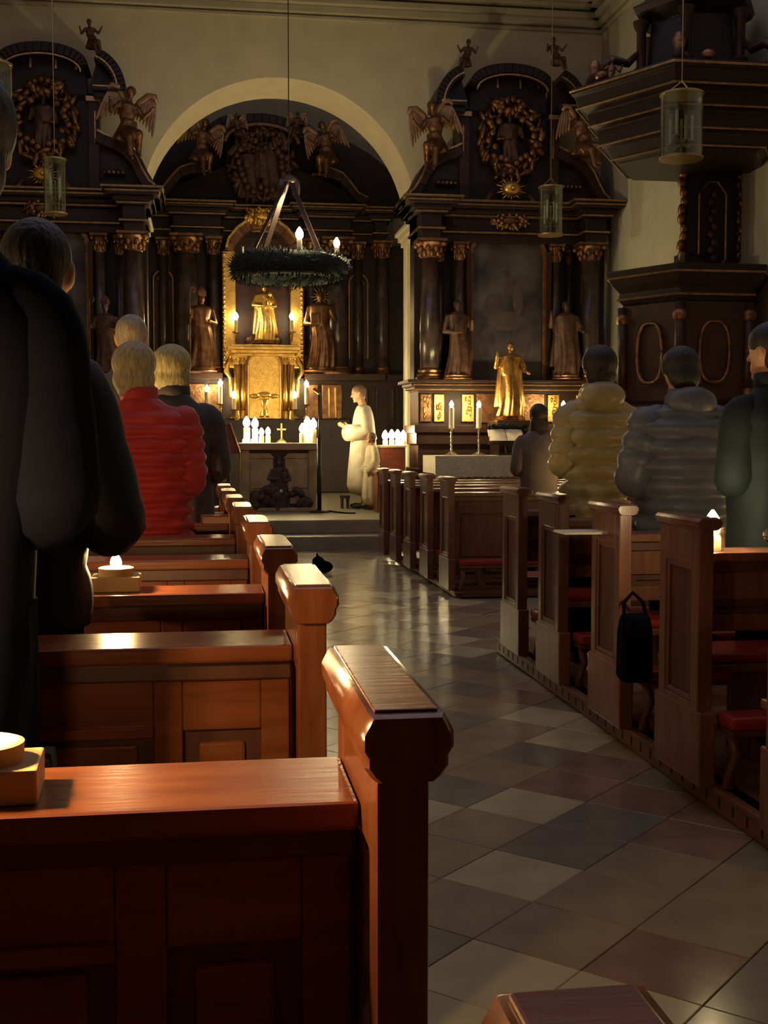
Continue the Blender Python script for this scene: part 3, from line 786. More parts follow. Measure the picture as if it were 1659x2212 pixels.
    for j in range(20):
        a = 2 * PI * j / 20; L = .22 if j % 2 else .16
        m.path([(C + .08 * math.cos(a), Y + .02, z(408) + .07 * math.sin(a)), (C + L * math.cos(a), Y + .02, z(408) + L * .8 * math.sin(a))], [.022, .008], 5)
    m.ell((C, Y - .02, z(408)), (.13, .06, .10)); m.ell((C, Y - .06, z(408)), (.04, .05, .04))
    m.build('sunburst', M['gold'], t, smooth=True)
    for s in (-1, 1):
        MB().path([(C + s * .27, Y + .1, z(418)), (C + s * .40, Y + .05, z(436) - .1)], [.05, .03], 8).build('bracket', M['gold_dim'], t, smooth=True)
    return t, C
alt_r, AC = side_altar()
alt_l = dup(alt_r, (2 * NAVE_C - alt_r.location.x, alt_r.location.y, CH_Z), 0, 'left carved side altar, dark wood with gilding, half hidden behind the standing people')
alt_l.scale = (-1, 1, 1)
def mpx(px, py, Y):       # pixel column of the mirrored point
    X, Z = XZ(px, py, Y); X = 2 * NAVE_C - X
    v = (X, Y, Z - CAM_H); q = lambda w: sum(v[i] * w[i] for i in range(3))
    return 829.5 + FPX * q(_R) / q(_F), 1106 - FPX * q(_U) / q(_F)

YS = 16.15
statue('book', 'brown and gilt saint statue left of the right altar painting', 988, 648, 820, YS, M['carved'], .2)
statue('bless', 'brown and gilt saint statue right of the right altar painting', 1221, 650, 820, YS, M['carved'], -.2)
statue('bless', 'gilded saint statue standing in front of the right altar painting', 1101, 738, 908, 15.75, M['gold_aged'])
zst = XZ(1101, 908, 15.75)
pe = thing('statue_pedestal', 'cream pedestal with dark cloth under the gilded saint on the right altar', 'pedestal', (zst[0], 15.8, XZ(1101, 985, 15.75)[1]))
zp = pe.location.z
MB().box(zst[0] - .20, zst[0] + .20, 15.55, 16.05, zp, zst[1] - .09).build('block', M['ebony2'], pe, bevel=.01)
MB().box(zst[0] - .23, zst[0] + .23, 15.52, 16.08, zst[1] - .09, zst[1]).build('cap', M['gold_dim'], pe, bevel=.012)
angel('gilt angel seated on the left scroll of the right altar', 958, 350, 16.2, .95, M['gold_dim'], -1)
angel('winged gilt angel seated on the right scroll of the right altar', 1248, 352, 16.2, .9, M['gold_dim'], 1, lean=.1)
angel('small dark putto on the left pediment of the right altar', 1010, 152, 16.3, .48, M['carved'], -1, 'putto_statue', .0, False)
angel('small dark putto on the right pediment of the right altar', 1197, 150, 16.3, .5, M['carved'], 1, 'putto_statue', .0, False)
a, b = mpx(958, 350, 16.2); angel('gilt winged angel seated on the right scroll of the left altar', a, b, 16.2, .98, M['gold_dim'], 1)
a, b = mpx(1010, 152, 16.3); angel('small dark putto on the pediment of the left altar', a, b, 16.3, .5, M['carved'], 1, 'putto_statue', 0, False)
a, b = mpx(988, 820, YS); c, d = mpx(988, 648, YS)
statue('bishop', 'dark gilt bishop statue between the columns of the left altar', a, d, b, YS, M['carved'], -.2)

# mensa with lace cloth before the right altar
ma = thing('altar_mensa', 'stone table of the right side altar under the lace cloth', 'altar table', (AC, 15.45, CH_Z))
xl = XZ(945, 1000, 15.2)[0]; zt = XZ(1030, 985, 15.4)[1]
MB().box(xl + .1, 2 * AC - xl - .1, 15.2, 16.0, CH_Z, zt - .06).build('block', M['altar_stone'], ma, bevel=.01)
MB().box(xl, 2 * AC - xl, 15.1, 16.1, zt - .06, zt).build('slab', M['altar_stone'], ma, bevel=.01)
m = MB(); n = 60; x0, x1 = xl - .05, 2 * AC - xl + .05
top, drop = [], []
m.box(x0, x1, 15.06, 15.95, zt, zt + .006)
rows = []
for k in range(6):
    row = []
    for i in range(n + 1):
        u = i / n; hem = .26 + .018 * abs(math.sin(u * n * .5 * PI / 2 * 2))
        row.append((x0 + (x1 - x0) * u, 15.05 - .012 * math.sin(u * 46) * (k / 5), zt + .006 - hem * k / 5))
    rows.append(row)
vs = [p for r in rows for p in r]; fs = []
for k in range(5):
    for i in range(n):
        a = k * (n + 1) + i; fs.append((a, a + n + 1, a + n + 2, a + 1))
m.add(vs, fs)
m.box(x0 - .004, x0, 15.06, 15.95, zt - .22, zt + .006)
cl = m.build('lace_cloth', M['lace'], smooth=40); tag(cl, 'white lace cloth hanging over the right side altar table', 'altar cloth')
zc = zt + .008
g = 'silver candlesticks on the right altar'
for px, lab in ((975, 'left silver candlestick with lit candle on the right altar cloth'), (1034, 'second silver candlestick with lit candle on the right altar cloth'), (1216, 'lit candlestick on the right altar behind the dark-haired woman')):
    X, _ = XZ(px, 985, 15.6); ztop = XZ(px, 878, 15.6)[1]
    candlestick(X, 15.6, zc, (ztop - zc) * .56, (ztop - zc) * .42, lab, 'silver', .036, .95, 8, group=g, rb=.095)
# open missal on its stand
X, _ = XZ(1095, 960, 15.35)
ms = thing('book_stand', 'dark stand carrying the open book on the right altar', 'book stand', (X, 15.35, zc))
MB().box(X - .13, X + .13, 15.28, 15.45, zc, zc + .03).build('foot', M['iron'], ms, bevel=.004)
MB().path([(X, 15.36, zc + .02), (X, 15.40, zc + .16)], .018, 8).build('post', M['iron'], ms)
zb0 = XZ(1095, 952, 15.35)[1]; zb1 = XZ(1095, 928, 15.35)[1]
MB().prism([(X - .22, zc + .14), (X + .22, zc + .14), (X + .22, zc + .17), (X - .22, zc + .17)], 15.30, 15.52).build('rest', M['iron'], ms)
bk = thing('open_book', 'open white book on its stand on the right altar', 'book', (X, 15.4, zb0))
for s in (-1, 1):
    rings = []
    for i in range(7):
        u = i / 6; xx = X + s * (.004 + .225 * u); bulge = .022 * math.sin(u * PI) + .004
        rings.append([(xx, 15.33 - bulge, zb0), (xx, 15.48 - bulge, zb1 + .01 * (1 - u)), (xx, 15.50, zb1), (xx, 15.36, zb0 - .01)])
    if s < 0: rings = rings[::-1]
    MB().loft(rings).build('page_block', M['paper'], bk, smooth=30)
MB().box(X - .235, X + .235, 15.37, 15.38, zb0 - .012, zb0 + .05).build('cover', M['mahogany'], bk)
# dark garland under the gilded statue
X, Z = XZ(1097, 920, 15.5)
m = MB(); R = random.Random(4)
for i in range(90):
    a = R.uniform(0, 2 * PI); u = R.uniform(-.26, .26)
    m.path([(X + u, 15.5, Z - .02), (X + u + .07 * math.cos(a), 15.5 - abs(.06 * math.sin(a)), Z - .02 + .07 * math.sin(a + 1))], [.012, .003], 5)
m.ell((X, 15.5, Z - .02), (.27, .05, .045))
gl = m.build('fir_garland', M['green']); tag(gl, 'small dark fir garland below the gilded saint on the right altar', 'garland')
# ================================================================= high altar
HY = 21.4
HC = XZ(568, 600, HY)[0]
hz = lambda py, px=568: XZ(px, py, HY)[1]
hx = lambda px, py=600: XZ(px, py, HY)[0]
ha = thing('high_altar', 'dark gilded baroque high altar inside the chancel arch, golden tabernacle in the middle', 'altar', (HC, HY + .4, CH_Z))
def hbox(name, x0, y0, x1, y1, yo, d, mt, mir=True, bevel=.012, parent=None):
    xa, xb = hx(x0), hx(x1)
    MB().box(xa, xb, HY + yo, HY + yo + d, hz(y1), hz(y0)).build(name, mt, parent or ha, bevel=bevel)
    if mir: MB().box(2 * HC - xa, 2 * HC - xb, HY + yo, HY + yo + d, hz(y1), hz(y0)).build(name, mt, parent or ha, bevel=bevel)
hbox('back_board', 268, 515, 905, 815, .5, .3, M['ebony'], False)
hbox('base_block', 268, 815, 905, 1000, .05, .7, M['ebony2'], False)
arch = [(HC + 2.75 * math.cos(PI * i / 24), hz(445) + (hz(238) - hz(445)) * math.sin(PI * i / 24)) for i in range(25)]
MB().prism(arch, HY + .74, HY + .84).build('upper_back_board', M['ebony'], ha)
hbox('side_cornice', 836, 806, 905, 822, -.02, .5, M['ebony2'], False)
for a in (838, 862, 884): hbox('side_panel', a, 835, a + 18, 925, .02, .05, M['ebony'], False)
MB().box(hx(380), 2 * HC - hx(380), HY - .35, HY + .4, CH_Z, hz(905)).build('altar_block', M['ebony2'], ha, bevel=.02)
hbox('base_cornice', 296, 806, 480, 822, -.1, .6, M['ebony2'])
for a, b in ((395, 440), (448, 476)):
    hbox('gilded_pier', a, 830, b, 905, -.05, .3, M['gold_dim'])
for px, r, yo in ((404, .19, .02), (462, .10, .16), (352, .09, .36), (300, .12, .2)):
    for s in (0, 1):
        X = hx(px); X = 2 * HC - X if s else X
        column(ha, X, HY + yo, hz(808), hz(512), r, M['marble'], M['gold_dim'])
for px, w, mt in ((708, 4, 'gold'), (721, 5, 'gold'), (735, 3, 'gold_dim'), (790, 3, 'gold_dim'), (812, 2, 'gold_dim'), (846, 2, 'gold_dim')):
    hbox('gilded_strip', px, 836, px + w, 902, -.075, .12, M[mt], False)
# arched side panels with shell heads
for s in (0, 1):
    xa, xb = hx(329), hx(372)
    if s: xa, xb = 2 * HC - xb, 2 * HC - xa
    cx = (xa + xb) / 2; rr = (xb - xa) / 2
    arch = [(xb, hz(770)), (xa, hz(770))][::-1] + [(cx + rr * math.cos(PI * i / 12), hz(602) + rr * math.sin(PI * i / 12)) for i in range(13)]
    pn = MB().prism(arch, HY + .42, HY + .52).build('arched_panel', M['ebony2'], ha)
    MB().strip([(xa, hz(770))] + [(cx - rr * math.cos(PI * i / 12), hz(602) + rr * math.sin(PI * i / 12)) for i in range(13)] + [(xb, hz(770))], .022, HY + .39, HY + .45).build('gilded_line', M['gold_line'], pn)
    m = MB()
    for k in range(7):
        a = math.radians(30 + 20 * k); m.path([(cx, HY + .40, hz(608)), (cx + rr * .85 * math.cos(a), HY + .38, hz(608) + rr * .85 * math.sin(a))], [.01, .03], 6)
    m.build('shell', M['gold_dim'], pn, smooth=True)
    m = MB(); R = random.Random(2)
    for k in range(9):
        m.ell((cx + R.uniform(-.05, .05), HY + .40, hz(640 + 13 * k)), (.04, .02, .05), 7, 5)
    m.build('ornament', M['carved'], pn, smooth=True)
# entablature with projecting centre parts over the columns
b0, b1 = hx(376), hx(478)
entab(ha, hx(292), 2 * HC - hx(292), HY + .30, hz(512), hz(440), .55, [(b0, b1, .32), (2 * HC - b1, 2 * HC - b0, .32), (hx(292), hx(316), .16), (2 * HC - hx(316), 2 * HC - hx(292), .16)])
# golden shrine frame: straight jambs and canted arch
for s in (0, 1):
    xa, xb = hx(480), hx(509)
    if s: xa, xb = 2 * HC - xb, 2 * HC - xa
    jm = MB().box(xa, xb, HY - .06, HY + .3, hz(795), hz(545)).build('shrine_jamb', M['gold'], ha, bevel=.012)
    m = MB()
    for k in range(24): m.ell(((xa + .03) if not s else (xb - .03), HY - .07, hz(552 + 10 * k)), (.03, .03, .03), 7, 5)
    m.build('carved_bead', M['gold'], jm, smooth=True)
    q = [(495, 545), (500, 525), (520, 500), (540, 486), (568, 482)]
    pts = [(hx(a, b), hz(b)) for a, b in q]
    if s: pts = [(2 * HC - a, b) for a, b in pts]
    am = MB().strip(pts, .17, HY - .04, HY + .3).build('shrine_arch', M['gold_dim'], ha, bevel=.01)
    MB().strip([(a + (.05 if s else -.05), b + .06) for a, b in pts], .05, HY - .08, HY + .0).build('carved_edge', M['gold'], am, bevel=.01)
m = MB(); cloud_ring(m, HC, hz(468), .28, .13, HY - .05, 18, .06, 11); m.ell((HC, HY - .04, hz(468)), (.2, .06, .1)); m.build('shrine_cartouche', M['gold'], ha, smooth=True)
MB().box(hx(508), 2 * HC - hx(508), HY + .36, HY + .42, hz(795), hz(490)).build('shrine_back', M['canvas_warm'], ha)
m = MB()
for s in (-1, 1):                       # putti heads and drapery round the shrine figure
    m.ell((HC + s * .22, HY + .15, hz(735)), (.12, .1, .10)); m.ell((HC + s * .33, HY + .1, hz(760)), (.10, .1, .12)); m.ell((HC + s * .12, HY + .12, hz(748)), (.12, .1, .07))
m.ell((HC, HY + .12, hz(745)), (.30, .14, .10))
m.build('cloud_base', M['carved'], ha, smooth=True)
MB().lathe([(.42, 0), (.44, .05), (.36, .08), (.38, .14)], HC, HY + .1, hz(775), 18, sy=.5).build('throne_step', M['gold_dim'], ha, smooth=40)
# tabernacle
hbox('tabernacle_body', 505, 765, 632, 910, -.22, .3, M['gold_dim'], False)
xl, xr = hx(534), 2 * HC - hx(534); rr = (xr - xl) / 2
arch = [(xl, hz(905)), (xr, hz(905))] + [(HC + rr * math.cos(PI * i / 14), hz(790) + rr * .8 * math.sin(PI * i / 14)) for i in range(15)]
MB().prism(arch, HY - .26, HY - .21).build('tabernacle_door', M['gold'], ha, bevel=.008)
d = MB().strip([(xl, hz(905))] + [(HC - rr * math.cos(PI * i / 14), hz(790) + rr * .8 * math.sin(PI * i / 14)) for i in range(15)] + [(xr, hz(905))], .035, HY - .31, HY - .22).build('door_frame', M['gold'], ha, bevel=.008)
m = MB(); m.ell((HC, HY - .28, hz(855)), (.13, .05, .06)); m.ell((HC - .17, HY - .28, hz(857)), (.09, .03, .04)); m.ell((HC + .17, HY - .28, hz(857)), (.09, .03, .04)); m.lathe([(.1, 0), (.07, .05), (.04, .2), (.09, .32)], HC, HY - .27, hz(903), 12)
m.build('door_relief', M['gold'], ha, smooth=True)
for px in (508, 522):
    for s in (0, 1):
        X = hx(px); X = 2 * HC - X if s else X
        column(ha, X, HY - (.30 if px == 508 else .24), hz(908), hz(772), .045, M['gold'], M['gold'])
m = MB()
for a, b, o in ((772, 766, .0), (766, 759, .05), (759, 752, .10), (752, 747, .05)):
    m.box(hx(502) - o, 2 * HC - hx(502) + o, HY - .30 - o, HY + .1, hz(a), hz(b))
m.build('tabernacle_cornice', M['gold'], ha, bevel=.008)
for s in (-1, 1):
    m = MB(); X = HC + s * .56
    m.path([(X, HY - .3, hz(775)), (X + s * .08, HY - .3, hz(790)), (X + s * .09, HY - .3, hz(805)), (X + s * .02, HY - .3, hz(820)), (X + s * .03, HY - .3, hz(860))], [.05, .045, .05, .035, .03], 8)
    m.build('volute', M['gold'], ha, smooth=True)
# upper storey
hbox('upper_storey', 490, 250, 646, 442, .42, .35, M['ebony'], False)
for s in (0, 1):
    q = [(330, 425), (352, 415), (370, 392), (388, 372), (410, 364), (432, 360), (440, 345), (436, 330)]
    pts = [(hx(a, b), hz(b)) for a, b in q]
    if s: pts = [(2 * HC - a, b) for a, b in pts]
    scroll(ha, pts, .17, HY + .15, .45)
    q = [(330, 440), (372, 398), (440, 370), (490, 350), (490, 440)]
    pp = [(hx(a, b), hz(b)) for a, b in q]
    if s: pp = [(2 * HC - a, b) for a, b in pp]
    MB().prism(pp, HY + .4, HY + .7).build('scroll_backing', M['ebony'], ha)
    m = MB()
    for k in range(6):
        xx = hx(432 + 5 * k); xx = 2 * HC - xx if s else xx
        m.ell((xx, HY + .1, hz(371)), (.025, .05, .028), 7, 5)
    m.build('bead_row', M['gold_dim'], ha, smooth=True)
    q = [(440, 300), (455, 278), (478, 262), (500, 254)]
    pts = [(hx(a, b), hz(b)) for a, b in q]
    if s: pts = [(2 * HC - a, b) for a, b in pts]
    MB().strip(pts, .15, HY + .1, HY + .6).build('pediment', M['ebony'], ha, bevel=.01)
pts = [(HC + (hx(652) - HC) * math.cos(PI * i / 16), hz(292) + (hz(252) - hz(292)) * math.sin(PI * i / 16)) for i in range(17)]
pm = MB().strip(pts, .15, HY + .05, HY + .6).build('crown_arch', M['ebony'], ha, bevel=.012)
MB().strip([(HC + (a - HC) * .93, b - .12) for a, b in pts], .05, HY + .02, HY + .1).build('carved_edge', M['gold_dim'], pm)
m = MB(); cloud_ring(m, HC, hz(350), .55, .60, HY + .22, 34, .12, 21, .2); cloud_ring(m, HC, hz(300), .3, .2, HY + .15, 14, .09, 22, .15)
rel = m.build('cloud_relief', M['carved'], ha, smooth=True)
for dx, zz, k, kd in ((-.22, 425, .95, 'book'), (.18, 425, 1.0, 'bless'), (0, 380, .75, 'mother')):
    o = bpy.data.objects.new('relief_figure', copy_mesh(saint_mesh(kd), M['carved'])); COL.objects.link(o); o.parent = rel
    o.location = (dx, -.45 + .25, hz(zz) - CH_Z); o.scale = (k, k * .7, k)
angel('gilt angel with pale wing above the left entablature of the high altar', 418, 362, 21.3, 1.0, M['gold_dim'], 1, lean=.3)
a, b = 2 * 568 - 418 + 3, 364
angel('gilt angel with pale wing above the right entablature of the high altar', 722, 368, 21.3, 1.0, M['gold_dim'], -1, lean=.3)
angel('small winged angel perched on the left of the high altar crown', 512, 300, 21.4, .5, M['carved'], 1, lean=.0)
angel('small winged angel perched on the right of the high altar crown', 642, 296, 21.4, .5, M['carved'], -1, lean=.0)
statue('bishop', 'gilded bishop statue with mitre left of the golden shrine', 436, 615, 803, 21.1, M['gold_dim'], .25, halo=False)
statue('book', 'gilded saint statue with rayed halo right of the golden shrine', 692, 628, 803, 21.1, M['gold_dim'], -.25, halo=True)
statue('mother', 'gilded mother and child statue under the wreath in the golden shrine', 571, 612, 742, 21.42, M['gold'])

# candles of the high altar
zc = hz(905)
for px, py, lab in ((447, 838, 'leftmost tall altar candle of the high altar'), (476, 826, 'tallest lit candle left of the tabernacle'), (505, 852, 'lit candle close to the left tabernacle column'), (637, 852, 'lit candle close to the right tabernacle column'), (662, 828, 'tallest lit candle right of the tabernacle')):
    X, Z = XZ(px, py + 8, 21.0)
    candlestick(X, 21.0, zc, (Z - zc) * .45, (Z - zc) * .55, lab, 'brass', .035, 1.25, 14, group='high altar candlesticks')
for px, lab in ((510, 'lit candle in bracket left of the mother and child statue'), (630, 'lit candle in bracket right of the mother and child statue')):
    X, Z = XZ(px, 690, 21.15)
    t = thing('candle_bracket', lab, 'candle bracket', (X, 21.15, Z - .3), group='shrine candle brackets')
    MB().path([(X, 21.34, Z - .34), (X, 21.24, Z - .36), (X, 21.17, Z - .33), (X, 21.15, Z - .24)], .018, 8).build('arm', M['brass'], t, smooth=True)
    MB().lathe([(.02, -.25), (.06, -.23), (.065, -.21), (.02, -.22)], X, 21.15, Z, 14).build('drip_pan', M['brass'], t, smooth=40)
    MB().lathe([(.03, -.22), (.03, -.01), (.015, 0)], X, 21.15, Z, 12).build('candle', M['wax'], t, smooth=40)
    add_flame(t, X, 21.15, Z, 1.3, 14)
X, Z = XZ(692, 845, 20.4)
# ================================================================= free-standing altar table
TY = 15.6
xa, zt = XZ(515, 957, TY); xb, _ = XZ(690, 957, TY); zb = CH_Z
at = thing('altar_table', 'stone altar table with arched relief front, lit candles on top', 'altar table', ((xa + xb) / 2, TY + .4, zb))
cx = (xa + xb) / 2; W = (xb - xa) / 2
MB().box(xa, xb, TY - .03, TY + .8, zt - .09, zt).build('table_slab', M['altar_stone'], at, bevel=.012)
MB().box(xa + .06, xb - .06, TY + .06, TY + .74, zb, zt - .09).build('core', M['altar_dark'], at)
MB().box(xa + .04, xa + .14, TY + .0, TY + .78, zb, zt - .09).build('corner_pier', M['altar_stone'], at, bevel=.01)
MB().box(xb - .14, xb - .04, TY + .0, TY + .78, zb, zt - .09).build('corner_pier', M['altar_stone'], at, bevel=.01)
MB().box(xa + .02, xb - .02, TY - .02, TY + .78, zb, zb + .05).build('foot', M['altar_stone'], at, bevel=.01)
for s in (-1, 1):
    c = cx + s * .245
    MB().box(c - .17, c + .17, TY + .03, TY + .08, zb + .10, zt - .20).build('stone_field', M['altar_stone'], at, bevel=.006)
    MB().prism([(c - .19, zt - .20), (c + .19, zt - .20), (c + .13, zt - .13), (c - .13, zt - .13)], TY + .02, TY + .08).build('field_cap', M['altar_stone'], at, bevel=.006)
    MB().box(c - .13, c + .13, TY + .02, TY + .04, zb + .30, zt - .26).build('inner_field', M['altar_stone'], at, bevel=.008)
o = bpy.data.objects.new('relief_figure', copy_mesh(saint_mesh('mother'), M['altar_dark'])); COL.objects.link(o); o.parent = at
o.location = (0, -.36, .02); o.scale = (.72, .5, .66)
m = MB(); R = random.Random(8)
for k in range(26):
    u = R.uniform(-1, 1); hh = (1 - abs(u) ** 2) * .24 + .10
    m.ell((cx + u * .38, TY + .03 + R.uniform(-.02, .03), zb + .05 + R.uniform(0, 1) * hh), (R.uniform(.05, .11), .05, R.uniform(.05, .10)), 9, 6, Matrix.Rotation(R.uniform(0, 3), 3, 'Y'))
m.build('rock_relief', M['altar_dark'], at, smooth=True)
MB().ell((cx + .02, TY - .06, zb + .27), (.026, .02, .026)).build('rosette', M['silver'], at, smooth=True)
g = 'candles on the altar table'
for px, hh, rr, yo, k, w, lab in ((533, .20, .042, .14, 1.5, 16, 'tall thick lit candle at the left end of the altar table'), (551, .19, .04, .28, 1.5, 12, 'second thick lit candle from the left on the altar table'),
                          (565, .09, .032, .10, 1.1, 6, 'shorter lit candle in the left group on the altar table'), (579, .10, .032, .16, 1.1, 6, 'small lit candle just left of the altar table middle'),
                          (653, .13, .038, .12, 1.3, 9, 'medium lit candle in the right group on the altar table'), (664, .20, .042, .26, 1.5, 14, 'tall lit candle in the right group on the altar table'), (677, .18, .04, .14, 1.5, 12, 'rightmost thick lit candle on the altar table')):
    X, _ = XZ(px, 955, TY + yo); pillar(X, TY + yo, zt, rr, hh, lab, k, w, group=g)
for px, lab in ((526, 'tiny tealight at the very left front corner of the altar table'), (544, 'second tiny tealight on the front left edge of the altar table')):
    X, _ = XZ(px, 955, TY + .04)
    t = pillar(X, TY + .04, zt, .02, .016, lab, .35, .5, group='tealights on the altar edge')
X, _ = XZ(608, 930, TY + .5)
cr = thing('altar_cross', 'small standing metal cross in the middle of the altar table', 'cross', (X, TY + .5, zt))
MB().lathe([(.07, 0), (.06, .02), (.02, .05)], X, TY + .5, zt, 12).build('foot', M['brass'], cr, smooth=40)
MB().box(X - .01, X + .01, TY + .49, TY + .51, zt + .04, zt + .26).box(X - .06, X + .06, TY + .49, TY + .51, zt + .17, zt + .19).build('cross', M['brass'], cr)

# ----------------------------------------------------------------- credence table with bright candles, right of the priest
KY = 16.45
xa, zt = XZ(822, 962, KY); xb, _ = XZ(878, 962, KY)
ct = thing('credence_table', 'small dark side table with white cloth behind the priest', 'table', ((xa + xb) / 2, KY + .2, CH_Z))
MB().box(xa, xb, KY, KY + .45, zt - .03, zt).build('top', M['c_white'], ct, bevel=.006)
MB().box(xa + .01, xb - .01, KY + .02, KY + .44, zt - .36, zt - .03).build('apron', M['mahogany'], ct, bevel=.006)
for x in (xa + .02, xb - .05):
    for y in (KY + .03, KY + .39): MB().box(x, x + .03, y, y + .03, CH_Z, zt - .36).build('leg', M['mahogany'], ct)
for px, yo, hh, lab in ((832, .16, .07, 'left bright candle on the small table behind the priest'), (846, .10, .08, 'second bright candle on the small table behind the priest'), (859, .18, .08, 'third bright candle on the small table behind the priest'), (871, .12, .07, 'rightmost bright candle on the small table by the arch jamb')):
    X, _ = XZ(px, 955, KY + yo); pillar(X, KY + yo, zt, .036, hh, lab, 1.45, 13, group='candles on the credence table')
# red-brown cabinet at the front of the chancel
X0, Z1 = XZ(816, 1018, 15.2); X1, _ = XZ(866, 1018, 15.2)
cb = thing('low_cabinet', 'low reddish wooden cabinet beside the child server', 'cabinet', ((X0 + X1) / 2, 15.4, CH_Z))
MB().box(X0, X1, 15.2, 15.6, CH_Z, Z1 - .04).build('body', M['mahogany'], cb, bevel=.008)
MB().box(X0 - .02, X1 + .02, 15.17, 15.63, Z1 - .04, Z1).build('top', M['mahogany'], cb, bevel=.008)
MB().box(X0 + .04, X1 - .04, 15.185, 15.2, CH_Z + .06, Z1 - .08).build('door', M['mahogany'], cb, bevel=.006)
# microphone stand and cable
X, Z = XZ(689, 850, 15.35)
mc = thing('microphone_stand', 'thin dark microphone stand right of the altar table', 'stand', (X, 15.35, CH_Z))
MB().lathe([(.13, 0), (.13, .015), (.03, .03), (.022, .045)], X, 15.35, CH_Z, 18).build('base', M['iron'], mc, smooth=40)
MB().path([(X, 15.35, CH_Z + .03), (X, 15.35, CH_Z + .95)], .028, 10).build('lower_tube', M['iron'], mc, smooth=True)
MB().path([(X, 15.35, CH_Z + .93), (X, 15.35, Z)], .011, 8).build('upper_tube', M['iron'], mc, smooth=True)
MB().caps((X, 15.35, Z), (X - .05, 15.42, Z + .05), .018, .024).build('microphone', M['brass'], mc, smooth=True)
pts = [XZ(700, 1093, 15.2)[0], XZ(742, 1108, 14.9)[0]]
ca = MB().path([(X + .08, 15.38, CH_Z + .012), (X + .14, 15.5, CH_Z + .008), (X + .2, 15.3, CH_Z + .008), (X + .3, 15.05, CH_Z + .008), (X + .42, 15.0, CH_Z + .008)], .011, 6).build('cable', M['slot'], smooth=True)
tag(ca, 'black cable lying on the altar floor below the priest', 'cable')
X, Z = XZ(752, 1062, 15.95); X1, _ = XZ(774, 1062, 15.95)
fb = thing('footstool', 'small dark wooden footstool at the hem of the priest robe', 'stool', ((X + X1) / 2, 16.25, CH_Z))
X -= .07; X1 -= .07
MB().box(X, X1 - .02, 16.12, 16.36, CH_Z + .14, CH_Z + .18).build('top', M['altar_dark'], fb, bevel=.005)
for u in (X + .01, X1 - .05): MB().box(u, u + .02, 16.14, 16.34, CH_Z, CH_Z + .14).build('side', M['altar_dark'], fb)
# lectern at the left
LYY = 14.6
X, Z = XZ(488, 915, LYY)
le = thing('lectern', 'draped wooden lectern with slanted top left of the altar table', 'lectern', (X - .12, LYY + .2, CH_Z))
MB().box(X - .26, X + .05, LYY + .08, LYY + .34, CH_Z + .05, Z - .32).build('shaft', M['altar_dark'], le, bevel=.012)
MB().box(X - .32, X + .11, LYY + .02, LYY + .40, CH_Z, CH_Z + .05).build('foot', M['altar_dark'], le, bevel=.01)
m = MB().add([(X - .36, LYY, Z - .36), (X + .16, LYY, Z - .36), (X + .04, LYY, Z), (X - .24, LYY, Z), (X - .36, LYY + .42, Z - .36), (X + .16, LYY + .42, Z - .36), (X + .04, LYY + .42, Z), (X - .24, LYY + .42, Z)],
             [(0, 1, 2, 3), (5, 4, 7, 6), (1, 5, 6, 2), (4, 0, 3, 7), (3, 2, 6, 7), (4, 5, 1, 0)])
m.build('reading_desk', M['mahogany'], le, bevel=.01)
MB().path([(X + .045, LYY - .01, Z + .01), (X + .165, LYY - .01, Z - .35)], .012, 6).build('gilt_or_lit_edge', M['gold_line'], le)  # bright strip stands in for light catching the sloped desk edge
MB().path([(X + .165, LYY - .01, Z - .36), (X + .15, LYY - .01, CH_Z + .2)], .01, 6).build('cloth_edge', M['gold_line'], le)  # same lit edge carried on downwards as a bright strip
m = MB().box(X - .2, X + .0, LYY - .012, LYY + .0, Z - .7, Z - .05); m.build('cloth', M['flesh_wood'], le)

# ================================================================= advent wreath
WY = 14.0
WX, WZ = XZ(625, 580, WY)
wt = thing('advent_wreath', 'large dark green advent wreath hanging from a wire before the high altar', 'wreath', (WX, WY, WZ))
m = MB(); R_, r_ = .545, .135
rings = []
for i in range(40):
    a = 2 * PI * i / 40
    rings.append([((R_ + r_ * math.cos(b)) * math.cos(a), (R_ + r_ * math.cos(b)) * math.sin(a), r_ * math.sin(b)) for b in [2 * PI * j / 12 for j in range(12)]])
rings.append(rings[0]); m.loft(rings, cap=False)
m.build('ring', M['green'], wt, local=True, smooth=True)
m = MB(); R = random.Random(3)
for i in range(1500):
    a = R.uniform(0, 2 * PI); b = R.uniform(0, 2 * PI); c = Vector((math.cos(a), math.sin(a), 0)); d = c * math.cos(b) + Vector((0, 0, math.sin(b)))
    p = c * R_ + d * r_ * .9; t = Vector((-math.sin(a), math.cos(a), 0)) * R.uniform(-.8, .8)
    e = (d + t + Vector((0, 0, R.uniform(-.2, .2)))).normalized() * R.uniform(.04, .085)
    m.path([p, p + e], [.008, .002], 4)
m.build('fir_needles', M['green'], wt, local=True, kind='stuff')
apex = XZ(634, 392, WY)[1] - WZ
for k in range(4):
    a = math.radians(35 + 90 * k)
    p0 = Vector((.03 * math.cos(a), .03 * math.sin(a), apex)); p1 = Vector((R_ * math.cos(a), R_ * math.sin(a), .1))
    t = Vector((-math.sin(a), math.cos(a), 0)) * .035
    n = Vector((math.cos(a), math.sin(a), 0)) * .004
    MB().add([p0 - t - n, p0 + t - n, p1 + t - n, p1 - t - n, p0 - t + n, p0 + t + n, p1 + t + n, p1 - t + n], [(0, 1, 2, 3), (7, 6, 5, 4), (0, 4, 5, 1), (1, 5, 6, 2), (2, 6, 7, 3), (3, 7, 4, 0)]).build('ribbon', M['ribbon'], wt, local=True)
m = MB(); m.ell((0, 0, apex + .02), (.09, .06, .06)); m.ell((.08, 0, apex - .08), (.05, .03, .12)); m.ell((-.08, 0, apex - .06), (.05, .03, .10)); m.build('bow', M['ribbon'], wt, local=True, smooth=True)
